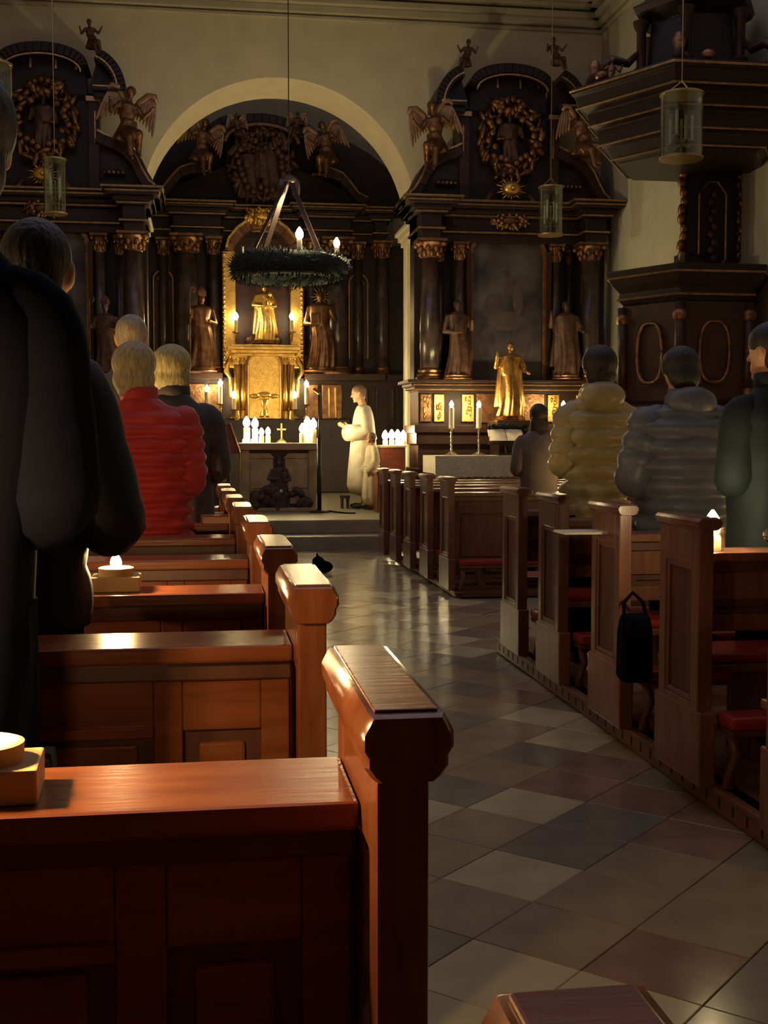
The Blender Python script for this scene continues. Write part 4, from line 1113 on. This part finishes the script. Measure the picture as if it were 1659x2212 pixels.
MB().path([(0, 0, apex), (0, 0, TOP - WZ - .02)], .006, 6).build('wire', M['iron'], wt, local=True)
for k, (a, lit) in enumerate(((-1.43, True), (-.10, True), (1.5, False), (3.05, False))):
    x, y = R_ * math.cos(a), R_ * math.sin(a)
    c = MB().lathe([(.03, .09), (.03, .24), (.012, .25)], x, y, 0, 12).build('wreath_candle', M['ribbon'] if not lit else M['wax'], wt, local=True, smooth=40)
    if lit:
        me = flame_mesh(1.45 if k == 0 else 1.2); me.transform(Matrix.Translation((x, y, .245))); obj('flame', me, M['flame'], wt, True, True)
        lamp(wt, (WX + x, WY + y, WZ + .33), 18)

# ================================================================= hanging lanterns
def lantern(px, py0, py1, wpx, Y, label, detail=True):
    X, z1 = XZ(px, py0, Y); _, z0 = XZ(px, py1, Y); r = (XZ(px + wpx / 2, py0, Y)[0] - X)
    t = thing('hanging_lantern', label, 'lantern', (X, Y, z0), group='hanging glass lanterns'); h = z1 - z0
    MB().lathe([(r, 0), (r, h), (r - .006, h), (r - .006, 0)], 0, 0, 0, 28).build('glass_cylinder', M['glass'], t, local=True, smooth=40)
    for z in (0, h):
        MB().lathe([(r - .012, -.008), (r + .008, -.008), (r + .008, .01), (r - .012, .01)], 0, 0, z, 28).build('metal_ring', M['brass'], t, local=True, smooth=40)
    m = MB()
    for k in range(3):
        a = 2 * PI * k / 3 + .4; m.path([(r * math.cos(a), r * math.sin(a), h), (0, 0, h + .12)], .005, 5)
    m.build('hanger', M['brass'], t, local=True)
    MB().path([(0, 0, h + .1), (0, 0, TOP - z0 - .02)], .005, 6).build('wire', M['brass'], t, local=True)
    hub = MB().path([(0, 0, -.02), (0, 0, h * .62)], .012, 8).build('hub', M['brass'], t, local=True)
    for k in range(4):
        a = PI / 4 + PI / 2 * k; x, y = r * .55 * math.cos(a), r * .55 * math.sin(a)
        zz = h * (.22 if k % 2 else .30)
        MB().path([(0, 0, zz), (x * .6, y * .6, zz - .03), (x, y, zz)], .007, 6).build('arm', M['brass'], hub, local=True)
        MB().lathe([(.012, 0), (.035, .012), (.035, .02), (.012, .02)], x, y, zz, 12).build('drip_pan', M['brass'], t, local=True, smooth=40)
        MB().lathe([(.014, .02), (.014, h * .42), (.006, h * .43)], x, y, zz, 10).build('candle', M['wax_grey'], t, local=True, smooth=40)
        MB().ell((x, y, zz + h * .47), (.02, .02, .034)).build('bulb', M['cup'], t, local=True, smooth=True)
    return t
lantern(1473, 205, 343, 86, 10.4, 'nearer right glass lantern with white candles hanging before the pulpit')
lantern(1190, 405, 508, 50, 15.0, 'further right glass lantern hanging before the right altar painting')
lantern(-18, 140, 292, 86, 10.4, 'nearer left glass lantern cut by the frame edge')
lantern(118, 345, 462, 50, 15.0, 'further left glass lantern hanging before the left altar')

# ================================================================= pulpit
PY, PX = 12.0, 4.98
pz = lambda py: XZ(1480, py, PY - .5)[1]
pu = thing('pulpit', 'dark carved hexagonal pulpit with oval gilt frames on the right wall', 'pulpit', (PX, PY, 0))
def hexr(r, z, rot=0.0, n=6, sx=1.0): return [(PX + r * sx * math.cos(2 * PI * i / n + rot), PY + r * math.sin(2 * PI * i / n + rot), z) for i in range(n)]
def hexstack(prof, name, mt, parent, rot=0, n=6, bevel=.01, sx=1.0):
    return MB().loft([hexr(r, z, rot, n, sx) for r, z in prof]).build(name, mt, parent, bevel=bevel)
z0, z1 = 1.62, 2.62
hexstack([(.69, z0), (.73, z1)], 'basket', M['ebony2'], pu)
hexstack([(.78, z0 - .10), (.76, z0 - .03), (.70, z0), (.74, z0 + .02)], 'lower_moulding', M['ebony2'], pu)
hexstack([(.20, z0 - .62), (.34, z0 - .52), (.45, z0 - .34), (.66, z0 - .20), (.74, z0 - .10)], 'bowl', M['ebony'], pu)
hexstack([(.16, 0), (.18, .1), (.14, .2), (.14, z0 - .62)], 'post', M['ebony'], pu)
hexstack([(.72, z1), (.78, z1 + .06), (.76, z1 + .12), (.84, z1 + .2), (.90, z1 + .28), (.92, z1 + .34), (.80, z1 + .36)], 'rim', M['ebony'], pu)
for i in range(6):
    a = 2 * PI * i / 6 + PI / 6; nx, ny = math.cos(a), math.sin(a); tx, ty = -ny, nx
    ap = .705 * math.cos(PI / 6)
    if nx > .9: continue
    c = Vector((PX + nx * (ap + .005), PY + ny * (ap + .005), (z0 + z1) / 2)); T = Vector((tx, ty, 0)); Nn = Vector((nx, ny, 0))
    loop = []
    for k in range(28):
        b = 2 * PI * k / 28; ww, hh = .155, .30
        x = ww * math.copysign(abs(math.cos(b)) ** .7, math.cos(b)); y = hh * math.copysign(abs(math.sin(b)) ** .85, math.sin(b))
        loop.append(c + T * x + Vector((0, 0, y)) + Nn * .02)
    loop.append(loop[0])
    MB().path(loop, .017, 6).build('oval_frame', M['gold_dim'], pu, smooth=True)
    a2 = a - PI / 6
    p = Vector((PX + .72 * math.cos(a2), PY + .72 * math.sin(a2), 0))
    if math.cos(a2) < .9:
        q = MB().path([p + Vector((0, 0, z0 + .04)), p + Vector((0, 0, z1 - .02))], .055, 8).build('corner_pilaster', M['ebony2'], pu, smooth=True)
        m = MB(); m.ell(p + Vector((0, 0, z1 - .14)), (.075, .075, .075)); m.ell(p + Vector((0, 0, z1 - .24)), (.05, .05, .08)); m.build('carved_head', M['gold_dim'], q, smooth=True); MB().ell(p + Vector((0, 0, z0 + .1)), (.06, .06, .09)).build('carved_foot', M['gold_dim'], q, smooth=True)
gl = MB()
for r, z in ((.785, z1 + .06), (.90, z1 + .27)):
    h6 = hexr(r, z, 0); MB().path(h6 + [h6[0]], .011, 5).build('gilded_line', M['gold_line'], pu)
# back board with framed panel
cz0, cz1 = z1 + .3, 4.12
bb = MB().box(5.06, 5.62, PY + .30, PY + .42, cz0, cz1).build('back_panel', M['ebony'], pu, bevel=.01)
loop = [(5.19, cz0 + .25), (5.29, cz0 + .12), (5.39, cz0 + .12), (5.49, cz0 + .25), (5.49, cz1 - .27), (5.39, cz1 - .14), (5.29, cz1 - .14), (5.19, cz1 - .27), (5.19, cz0 + .25)]
MB().path([(x, PY + .29, z) for x, z in loop], .014, 5).build('gilded_frame', M['gold_line'], bb)
m = MB()
for k in range(9): m.ell((5.34 + .02 * (-1) ** k, PY + .28, cz0 + .25 + k * .085), (.045, .02, .05), 7, 5)
m.build('carved_drop', M['carved'], bb, smooth=True)
for x in (5.03, 5.66):
    m = MB()
    for k in range(12): m.ell((x + .02 * math.sin(k * 1.7), PY + .34, cz0 + .1 + k * .095), (.045, .05, .07), 7, 5)
    m.build('carved_border', M['gold_dim'], pu, smooth=True)
MB().add([(5.0, PY + .2, cz0), (5.66, PY + .2, cz0), (5.66, PY + .2, cz0 + .04), (5.0, PY + .2, cz0 + .3), (5.0, PY + .5, cz0), (5.66, PY + .5, cz0), (5.66, PY + .5, cz0 + .3), (5.0, PY + .5, cz0 + .3)],
         [(0, 1, 2, 3), (5, 4, 7, 6), (1, 5, 6, 2), (4, 0, 3, 7), (3, 2, 6, 7), (4, 5, 1, 0)]).build('stair_head', M['ebony'], pu)
# sounding board
b0 = 4.05
hexstack([(.78, b0), (.80, b0 + .03), (.86, b0 + .05), (.92, b0 + .16), (1.00, b0 + .18), (1.02, b0 + .34), (1.10, b0 + .37), (1.12, b0 + .50), (1.22, b0 + .54), (1.26, b0 + .66), (1.30, b0 + .68), (1.30, b0 + .74), (.8, b0 + .80)], 'sounding_board', M['ebony'], pu)
gl = MB()
for r, z in ((.87, b0 + .045), (1.01, b0 + .18), (1.11, b0 + .37), (1.24, b0 + .54), (1.305, b0 + .71)):
    h6 = hexr(r, z, 0); MB().path(h6 + [h6[0]], .012, 5).build('gilded_line', M['gold_line'], pu)
hexstack([(.62, b0 + .8), (.60, b0 + .9), (.50, b0 + .95), (.46, b0 + 1.42), (.52, b0 + 1.46), (.62, b0 + 1.52), (.66, b0 + 1.58), (.54, b0 + 1.64), (.44, b0 + 1.8), (.3, b0 + 2.0), (.12, b0 + 2.3)], 'crown', M['ebony'], pu)
for i in range(6):
    a = 2 * PI * i / 6; x, y = PX + .56 * math.cos(a), PY + .56 * math.sin(a)
    if math.cos(a) > .9: continue
    MB().lathe([(.07, 0), (.08, .04), (.05, .07), (.05, .42), (.08, .47), (.09, .52)], x, y, b0 + .92, 10).build('crown_column', M['ebony2'], pu, smooth=40)
    MB().lathe([(.03, 0), (.06, .05), (.04, .12), (.07, .2), (.03, .28)], PX + 1.05 * math.cos(a), PY + 1.05 * math.sin(a), b0 + .76, 10).build('urn', M['gold_dim'], pu, smooth=True)
    pts = [(PX + r * math.cos(a), PY + r * math.sin(a), b0 + z) for r, z in ((1.1, .78), (1.0, .95), (.85, 1.05), (.7, 1.02), (.6, 1.12))]
    MB().path(pts, [.06, .055, .05, .045, .03], 8).build('crown_scroll', M['ebony2'], pu, smooth=True)
    MB().ell((PX + .95 * math.cos(a), PY + .95 * math.sin(a), b0 + .84), (.09, .09, .06)).build('leaf', M['gold_dim'], pu, smooth=True); MB().ell((PX + 1.1 * math.cos(a + .25), PY + 1.1 * math.sin(a + .25), b0 + .80), (.07, .07, .05)).build('leaf', M['gold_dim'], pu, smooth=True)
angel('gilt putto sitting on the left edge of the pulpit canopy', 1320, 195, 11.9, .38, M['gold_dim'], -1, 'putto_statue', 0, False)

# ================================================================= candles in the pews
def block_candle(x, y, z, label, watts, k=1.0, rz=0.0, s=1.0):
    t = thing('block_candle', label, 'candle', (x, y, z), rz, 'wooden candle blocks on the pews')
    MB().box(-.062 * s, .062 * s, -.05 * s, .05 * s, 0, .038 * s).build('wood_block', M['box_wood'], t, local=True, bevel=.003)
    MB().lathe([(.044 * s, .038 * s), (.045 * s, .058 * s), (.039 * s, .060 * s), (.038 * s, .045 * s), (.001, .045 * s)], 0, 0, 0, 28).build('wood_ring', M['box_wood'], t, local=True, smooth=40)
    MB().lathe([(.037 * s, .044 * s), (.037 * s, .052 * s), (.001, .050 * s)], 0, 0, 0, 20).build('wax', M['wax'], t, local=True, smooth=40)
    me = flame_mesh(k * .3); me.transform(Matrix.Translation((0, 0, .052 * s))); obj('flame', me, M['flame'], t, True, True)
    lamp(t, (x, y, z + .08), watts, (1.0, .60, .24), .02)
    return t
block_candle(XZ(-44, 1650, 1.33)[0], 1.345, .8625, 'wooden block with round tealight holder at the left frame edge on the nearest shelf', .35, .5, .05)
_pc = pillar(-.42, 1.405, .8625, .032, .24, 'tall pillar candle added out of frame to light the nearest left pew shelf', .5, 0)  # unseen candle added left of the frame to light the near shelf
lamp(_pc, (-.42, 1.405, 1.14), 2.7, (1.0, .56, .18), .03)
block_candle(XZ(251, 1245, 3.16)[0], 3.16, .8625, 'wooden block with glowing tealight on the third left pew shelf under the dark sleeve', 2.6, 1.6)
block_candle(-.62, 5.6, .8625, 'extra wooden tealight block added for light on the pew shelf behind the red puffer jacket', 2.0)  # extra candle, out of sight, added for its light among the left pews
for i, (x, y) in enumerate(((-1.5, 2.35), (-2.0, 4.0), (-1.4, 6.35), (-2.3, 6.35))):  # extra candles out of sight, added to brighten the left side and walls
    block_candle(x, y, .8625, ('extra wooden tealight block added for light on a left pew shelf hidden behind the dark-coated people', 'extra wooden tealight block added for light on the fourth left pew shelf far from the aisle', 'extra wooden tealight block added for light on the seventh left pew shelf far from the aisle', 'extra wooden tealight block added for light on the seventh left pew shelf by the left wall')[i], 2.0)
# bright candle seen between two right-hand people
X, Z = XZ(1540, 1085, 3.99)
t = pillar(X, 3.99, .8625, .03, .05, 'bright white candle in a glass on the right pew between two standing people', .95, 1.6, cup=True)
for i, (x, y) in enumerate(((3.0, 4.82), (4.2, 4.0), (3.4, 6.47), (4.4, 6.47), (3.2, 9.6), (3.9, 10.3))):  # hidden extra candles, added to spread light over the right side and wall
    block_candle(x, y, .8625 if y < 9 else .8225, ('extra wooden tealight block added for light on the third right pew hidden behind the blue jacket', 'extra wooden tealight block added for light on the second right pew beyond the frame', 'extra wooden tealight block added for light on the foremost rear right pew', 'extra wooden tealight block added for light at the wall end of the foremost rear right pew', 'extra wooden tealight block added for light on the rearmost front right pew', 'extra wooden tealight block added for light on the second front right pew')[i], .8)
# song sheet, hymn books, bag
X, _ = XZ(1250, 1095, 4.84)
o = MB().box(X - .09, X + .11, 4.74, 4.90, .8625, .872).build('song_sheet', M['paper'], bevel=.001); tag(o, 'white song sheet lying on the third right pew shelf', 'paper')
X, _ = XZ(455, 1065, 6.35)
o = MB().box(X - .08, X + .09, 6.28, 6.42, .8625, .869).build('song_sheet', M['paper'], bevel=.001); tag(o, 'pale song sheet on the left pew shelf beside the grey jacket', 'paper')
hb = thing('hymn_book', 'brown hymn book on the left pew shelf below the grey jacket', 'book', (XZ(470, 1095, 5.6)[0], 5.62, .8625))
MB().box(-.07, .07, -.05, .05, .002, .034).build('page_block', M['paper'], hb, local=True)
MB().box(-.073, .073, -.053, .053, .034, .040).box(-.073, .073, -.053, .053, 0, .003).box(-.075, -.072, -.053, .053, 0, .04).build('cover', M['mahogany'], hb, local=True, bevel=.001)
X, _ = XZ(1372, 1380, 4.5)
bg = thing('shoulder_bag', 'black shoulder bag hanging at the end of the third right pew', 'bag', (X - .005, 4.49, .30))
m = MB().loft([[(sx * w, sy * d, z) for sx, sy in ((-1, -1), (1, -1), (1, 1), (-1, 1))] for w, d, z in ((.055, .04, 0), (.065, .05, .03), (.062, .05, .2), (.055, .035, .27))]); m.build('pouch', M['black'], bg, local=True, bevel=.02)
MB().path([(-.045, 0, .26), (-.04, .02, .31), (0, .03, .35), (.04, .02, .31), (.045, 0, .26)], .008, 6).build('strap', M['black'], bg, local=True, smooth=True)
# small dark object on the floor of the aisle
X, Z = XZ(697, 1236, 11.2)
m = MB(); m.ell((X, 11.2, .06), (.10, .07, .06)); m.ell((X - .04, 11.22, .11), (.06, .05, .05)); m.caps((X - .04, 11.2, .13), (X - .055, 11.2, .19), .026, .008)
bn = obj('black_hat', remesh(m, .008, 2, 'black_hat'), M['black'], None, False, True); tag(bn, 'small black hat lying on the aisle floor beyond the second left pew cap', 'hat')
X, _ = XZ(28, 1560, 1.5)
gb = thing('tote_bag', 'dim green cloth bag on the pew seat behind the round tealight holder', 'bag', (X, 1.52, .457))
MB().loft([[(sx * w, sy * d, z) for sx, sy in ((-1, -1), (0, -1.15), (1, -1), (1, 1), (0, 1.15), (-1, 1))] for w, d, z in ((.09, .05, 0), (.115, .075, .04), (.12, .075, .22), (.105, .05, .31), (.10, .02, .37))]).build('pouch', M['green_bag'], gb, local=True, smooth=50)
for yy in (-.02, .02): MB().path([(-.05, yy, .35), (-.04, yy * 1.5, .40), (.04, yy * 1.5, .40), (.05, yy, .35)], .006, 6).build('handle', M['black'], gb, local=True, smooth=True)
# ================================================================= people
def quilt_rings(prof, n, quilts, amp, shift=0.0):
    """prof: (z, rx, ry, cx, cy) rows; adds horizontal quilting"""
    out = []; steps = quilts * 6
    zs = [p[0] for p in prof]
    for i in range(steps + 1):
        t = i / steps; z = zs[0] + (zs[-1] - zs[0]) * t
        k = 0
        while k < len(prof) - 2 and prof[k + 1][0] < z: k += 1
        a, b = prof[k], prof[k + 1]; u = (z - a[0]) / (b[0] - a[0])
        u = u * u * (3 - 2 * u) * .5 + u * .5
        rx, ry, cx, cy = [a[j] + (b[j] - a[j]) * u for j in (1, 2, 3, 4)]
        s = 1 + amp * (abs(math.sin(PI * t * quilts)) - .5)
        ring = []
        for j in range(n):
            th = 2 * PI * j / n
            c, sn = math.cos(th), math.sin(th)
            e = .82
            w = 1 + .25 * amp * math.sin(9 * th + 3.1 * (i // 6)) 
            ring.append((cx + rx * s * w * math.copysign(abs(c) ** e, c), cy + ry * s * w * math.copysign(abs(sn) ** e, sn), z))
        out.append(ring)
    return out
def quilt_tube(m, pts, rads, quilts, amp, n=16):
    P = [Vector(p) for p in pts]; L = [0]
    for i in range(len(P) - 1): L.append(L[-1] + (P[i + 1] - P[i]).length)
    steps = quilts * 5; pp, rr = [], []
    for i in range(steps + 1):
        d = L[-1] * i / steps; k = 0
        while k < len(P) - 2 and L[k + 1] < d: k += 1
        u = (d - L[k]) / (L[k + 1] - L[k]); pp.append(P[k].lerp(P[k + 1], u)); rr.append((rads[k] + (rads[k + 1] - rads[k]) * u) * (1 + amp * (abs(math.sin(PI * i / 5)) - .5)))
    for _ in range(3):
        pp = [pp[0]] + [(pp[i - 1] + pp[i] * 2 + pp[i + 1]) / 4 for i in range(1, len(pp) - 1)] + [pp[-1]]
    m.path(pp, rr, n)
def hand(m, w, d, side, curl=.5):
    """palm + five unequal fingers; w wrist point, d direction of the hand"""
    w, d = Vector(w), Vector(d).normalized(); lat = d.cross(Vector((0, 0, 1))).normalized() * side; up = lat.cross(d).normalized() * side
    pc = w + d * .045
    m.ell(pc, (.02, .038, .03), 10, 7)
    for k, (o, L) in enumerate(((-.024, .058), (-.008, .070), (.008, .075), (.024, .066))):
        b = w + d * .078 + up * o; mid = b + d * L * .5 + lat * .01 * curl; tip = mid + (d * .6 - lat * curl).normalized() * L * .5 * -1 if False else mid + (d * (1 - curl * .4) + lat * curl * .5).normalized() * L * .5
        m.caps(b, mid, .0095, .009, 7); m.caps(mid, tip, .009, .0075, 7)
    tb = w + d * .03 + up * .028; tm_ = tb + (d * .6 + up * .7).normalized() * .035; m.caps(tb, tm_, .011, .010, 7); m.caps(tm_, tm_ + d * .028, .010, .008, 7)

def person(label, x, y, z0, h, yaw, top, topm, legm, hair, hairm_, quilts=9, amp=.10, elbow=.235, hem=.80, bulk=1.0, headdx=0.0, headtilt=0.0, headyaw=0.0, hood=False, arms='fold', neckz=0.0, ez=1.10, hemk=1.0):
    """standing figure facing local +Y; sizes for 1.75 m, scaled to h"""
    s = h / 1.75
    t = thing('person', label, 'person', (x, y, z0), yaw); t.scale = (s, s, s)
    b = MB()
    hd = Vector((headdx, .02 + neckz, 1.635))
    if arms == 'fold':
        arm = lambda sd: [(sd * .185, 0, 1.415), (sd * elbow * bulk ** .5, -.03, ez), (sd * .075, .23, 1.14)]; hdir = lambda sd: Vector((-sd * .25, .75, .45))
    else:
        arm = lambda sd: [(sd * .185, 0, 1.415), (sd * (elbow - .01) * bulk ** .5, -.02, 1.12), (sd * .22, .12, .90)]; hdir = lambda sd: Vector((0, .25, -.9))
    for sd in (-1, 1):
        b.caps((sd * .085, 0, .90), (sd * .095, .015, .50), .085, .058); b.caps((sd * .095, .015, .50), (sd * .095, -.02, .09), .055, .038)
        b.caps((sd * .095, -.03, .045), (sd * .11, .13, .035), .038, .032)
        A, E_, Wr = arm(sd)
        b.caps((sd * .155, 0, 1.35), E_, .045, .04); b.caps(E_, Wr, .041, .027); hand(b, Wr, hdir(sd), sd)
    b.ell((0, 0, .95), (.155, .11, .13)); b.ell((0, 0, 1.12), (.135, .10, .17)); b.ell((0, 0, 1.30), (.165, .115, .17)); b.ell((0, -.005, 1.385), (.15, .07, .055))
    b.caps((0, -.005, 1.42), hd + Vector((0, -.02, -.05)), .058, .055)
    n0 = len(b.v)
    b.ell((0, 0, .01), (.076, .096, .112), 16, 12); b.ell((0, .035, -.06), (.056, .058, .055), 12, 8)
    b.caps((0, .092, .005), (0, .108, -.022), .010, .015, 8); b.ell((0, .085, -.058), (.022, .014, .009), 8, 6); b.ell((0, .075, .03), (.055, .022, .010), 10, 6); b.ell((0, .078, -.10), (.022, .018, .016), 8, 6)
    for sd in (-1, 1): b.ell((sd * .077, -.002, -.005), (.010, .022, .034), 8, 8); b.ell((sd * .082, -.010, .004), (.008, .016, .024), 8, 6)
    HM = Matrix.Translation(hd) @ Matrix.Rotation(headyaw, 4, 'Z') @ Matrix.Rotation(headtilt, 4, 'X')
    b.xf(HM, n0)
    body = remesh(b, .0085, 2, 'body'); obj('body', body, M['skin'], t, True, True)
    for sd in (-1, 1): MB().ell((sd * .030, .088, .012), (.012, .008, .007), 8, 6).xf(HM).build('eye', M['eye'], t, local=True, smooth=True)
    # hair
    if hair:
        g = MB()
        if hair == 'short':
            g.ell((0, -.014, .035), (.084, .100, .092), 14, 10); g.ell((0, -.05, -.02), (.072, .055, .075), 12, 8)
        elif hair == 'bob':
            g.ell((0, -.022, .03), (.108, .112, .105), 14, 10); g.ell((0, -.045, -.05), (.105, .075, .085), 12, 8); g.ell((0, -.05, -.10), (.085, .05, .05), 12, 8)
        elif hair == 'round':
            g.ell((0, -.022, .03), (.100, .108, .100), 14, 10); g.ell((0, -.045, -.04), (.088, .068, .085), 12, 8)
        elif hair == 'long':
            g.ell((0, -.018, .03), (.094, .106, .098), 14, 10); g.ell((0, -.055, -.10), (.098, .06, .15), 12, 8); g.ell((0, -.085, -.24), (.10, .045, .12), 12, 8)
        elif hair == 'fringe':
            g.ell((0, -.004, .048), (.088, .106, .085), 14, 10); g.ell((0, -.045, -.02), (.080, .062, .085), 12, 8)
        g.xf(HM)
        obj('hair', remesh(g, .010, 3, 'hair'), hairm_, t, True, True)
    # garments
    m = MB()
    if top in ('puffer', 'coat'):
        B = bulk
        prof = [(hem, .195 * B * hemk, .150 * B, 0, -.005), (1.00, .190 * B * (hemk + 1) / 2, .148 * B, 0, -.005), (1.22, .205 * B, .152 * B, 0, -.01), (1.36, .210 * B, .135 * B, 0, -.012), (1.425, .175 * B, .105 * B, 0, -.01), (1.475, .095, .085, headdx * .4, -.005), (1.50, .085, .085, headdx * .5, 0)]
        jk = MB().loft(quilt_rings(prof, 36, quilts, amp)).build('jacket_body', topm, t, local=True, smooth=True)
        for sd in (-1, 1):
            mm = MB(); A, E_, Wr = arm(sd); A = (A[0] * B ** .5 * .93, A[1], A[2] - .03)
            quilt_tube(mm, [(sd * .07, -.01, 1.40), (sd * .165 * B ** .5, -.008, 1.375), E_, Wr], [.05, .088 * B, .078 * B, .052 * B], max(6, quilts), amp)
            mm.build('sleeve', topm, t, local=True, smooth=True)
        cm = MB().lathe([(.082, 0), (.092, .03), (.090, .07), (.080, .075), (.075, .03), (.07, .0)], headdx * .6, 0, 1.475, 20); cm.build('collar', topm, t, local=True, smooth=True)
        if hood:
            hm = MB(); hm.ell((headdx * .5, -.085, 1.475), (.13, .075, .085), 14, 10); hm.ell((headdx * .5 - .07, -.03, 1.49), (.05, .08, .05)); hm.ell((headdx * .5 + .07, -.03, 1.49), (.05, .08, .05))
            obj('hood', remesh(hm, .012, 2, 'hood'), topm, t, True, True)
        for sd in (-1, 1):
            MB().loft([[(sd * .09 + cx + r * math.cos(2 * PI * j / 16), cy + r * math.sin(2 * PI * j / 16), z) for j in range(16)] for z, r, cx, cy in ((.06, .068, sd * .005, -.02), (.30, .074, sd * .005, -.005), (.5, .082, 0, .01), (.75, .095, 0, 0), (.95, .105, -sd * .01, 0))]).build('trouser_leg', legm, t, local=True, smooth=True)
            sh = MB(); sh.ell((sd * .10, -.03, .045), (.048, .06, .05)); sh.ell((sd * .11, .09, .038), (.046, .10, .038)); obj('shoe', remesh(sh, .012, 2, 'shoe'), M['shoe'], t, True, True)
    else:      # robe
        R = []
        n = 44
        prof = [(hem, .29, .24), (.5, .255, .21), (.85, .215, .185), (1.05, .195, .165), (1.25, .20, .15), (1.37, .20, .125), (1.43, .16, .10), (1.48, .08, .08)]
        for i, (z, rx, ry) in enumerate(prof):
            a = .10 * max(0, (1.0 - z))
            R.append([((rx * bulk * (1 + a * math.cos(9 * 2 * PI * j / n) + .5 * a * math.cos(17 * 2 * PI * j / n + i * .3))) * math.cos(2 * PI * j / n), ry * bulk * (1 + a * math.cos(9 * 2 * PI * j / n + .4)) * math.sin(2 * PI * j / n), z) for j in range(n)])
        o = MB().loft(R).build('robe', topm, t, local=True, smooth=True)
        sb = o.modifiers.new('soft', 'SUBSURF'); sb.levels = 1; sb.render_levels = 1
        MB().loft([[(.212 * bulk * k * math.cos(2 * PI * j / 28), .178 * bulk * k * math.sin(2 * PI * j / 28), z) for j in range(28)] for z, k in ((.985, 1.0), (.99, 1.04), (1.01, 1.04), (1.015, 1.0))]).build('belt', topm, t, local=True, smooth=True)
        for sd in (-1, 1):
            mm = MB(); A, E_, Wr = [Vector(p) for p in arm(sd)]
            drop = Vector((0, 0, -.06))
            mm.path([Vector((sd * .06, 0, 1.40)), Vector((sd * .155, 0, 1.375)), A.lerp(E_, .5), E_, E_.lerp(Wr, .4) + drop * .5, Wr + drop], [.05, .085, .088, .10, .115, .12], 18)
            mm.build('sleeve', topm, t, local=True, smooth=True)
        for sd in (-1, 1):
            sh = MB(); sh.ell((sd * .10, -.03, .045), (.048, .06, .05)); sh.ell((sd * .11, .09, .038), (.046, .10, .038)); obj('shoe', remesh(sh, .012, 2, 'shoe'), M['shoe'], t, True, True)
    return t

PZ = .09
Xp = lambda px, py, Y: XZ(px, py, Y)[0]
person('person in a black coat standing nearest at the left frame edge, seen from behind', Xp(-205, 700, 1.84), 1.84, PZ, 1.70, 0, 'coat', M['black'], M['black'], 'round', M['h_dark'], 2, .02, .20, .70, 1.06, headdx=.07, hemk=.78, hood=False)
person('person in a dark navy padded jacket with one ear catching red candlelight, left side', Xp(0, 700, 2.75), 2.75, PZ, 1.635, -.10, 'puffer', M['navy'], M['black'], 'short', M['h_black'], 5, .05, .265, .80, 1.02, headdx=.085, ez=1.03)
person('person in a red quilted puffer jacket with greying bobbed hair, left pews', Xp(316, 900, 5.27), 5.27, PZ, 1.565, 0, 'puffer', M['c_red'], M['black'], 'bob', M['h_blond'], 11, .16, .20, .80, 1.06, headdx=-.055)
person('grey-haired person whose head shows above the red puffer jacket', Xp(283, 700, 6.71), 6.71, PZ, 1.83, 0, 'coat', M['c_grey'], M['black'], 'short', M['h_grey'], 3, .02)
person('person with pale blond hair and dark grey coat behind the red jacket', Xp(378, 900, 5.99), 5.99, PZ, 1.61, 0, 'coat', M['c_grey'], M['black'], 'bob', M['h_yellow'], 3, .03, .215, .78, 1.05, headdx=-.015)
person('person with long dark hair and taupe coat in the front right pews', Xp(1163, 950, 10.0), 10.0, .05, 1.50, 0, 'coat', M['c_taupe'], M['black'], 'long', M['h_brown'], 3, .02, .225, .6, 1.0)
person('person in a shiny olive quilted puffer jacket with dark hair, right pews', Xp(1288, 950, 6.05), 6.05, PZ, 1.64, 0, 'puffer', M['c_olive'], M['black'], 'round', M['h_black'], 8, .21, .21, .72, .95, hood=True, headdx=.015)
person('large person in a slate blue quilted puffer jacket, right pews', Xp(1480, 950, 5.21), 5.21, PZ, 1.57, 0, 'puffer', M['c_blue'], M['black'], 'round', M['h_dark'], 8, .17, .25, .72, 1.26, hood=True, headtilt=-.45, neckz=.06)
person('person in a dark teal jacket at the right frame edge, cheek and ear visible', Xp(1682, 900, 4.38), 4.38, PZ, 1.60, .12, 'coat', M['c_teal'], M['black'], 'fringe', M['h_dark'], 4, .03, .21, .74, 1.1, headyaw=.35, headdx=-.03)
person('priest in a long white alb standing in profile beside the altar table', Xp(785, 950, 16.2), 16.2, CH_Z, 1.66, PI / 2, 'robe', M['c_white'], M['c_white'], 'short', M['h_fair'], hem=.16, bulk=1.05, headtilt=-.2, neckz=.05)
person('small child server in a cream robe standing just right of the priest', Xp(803, 1000, 15.86), 15.86, CH_Z, 1.02, PI / 2 + .2, 'robe', M['c_cream'], M['c_cream'], 'round', M['h_fair'], hem=.06, bulk=1.0, arms='down')
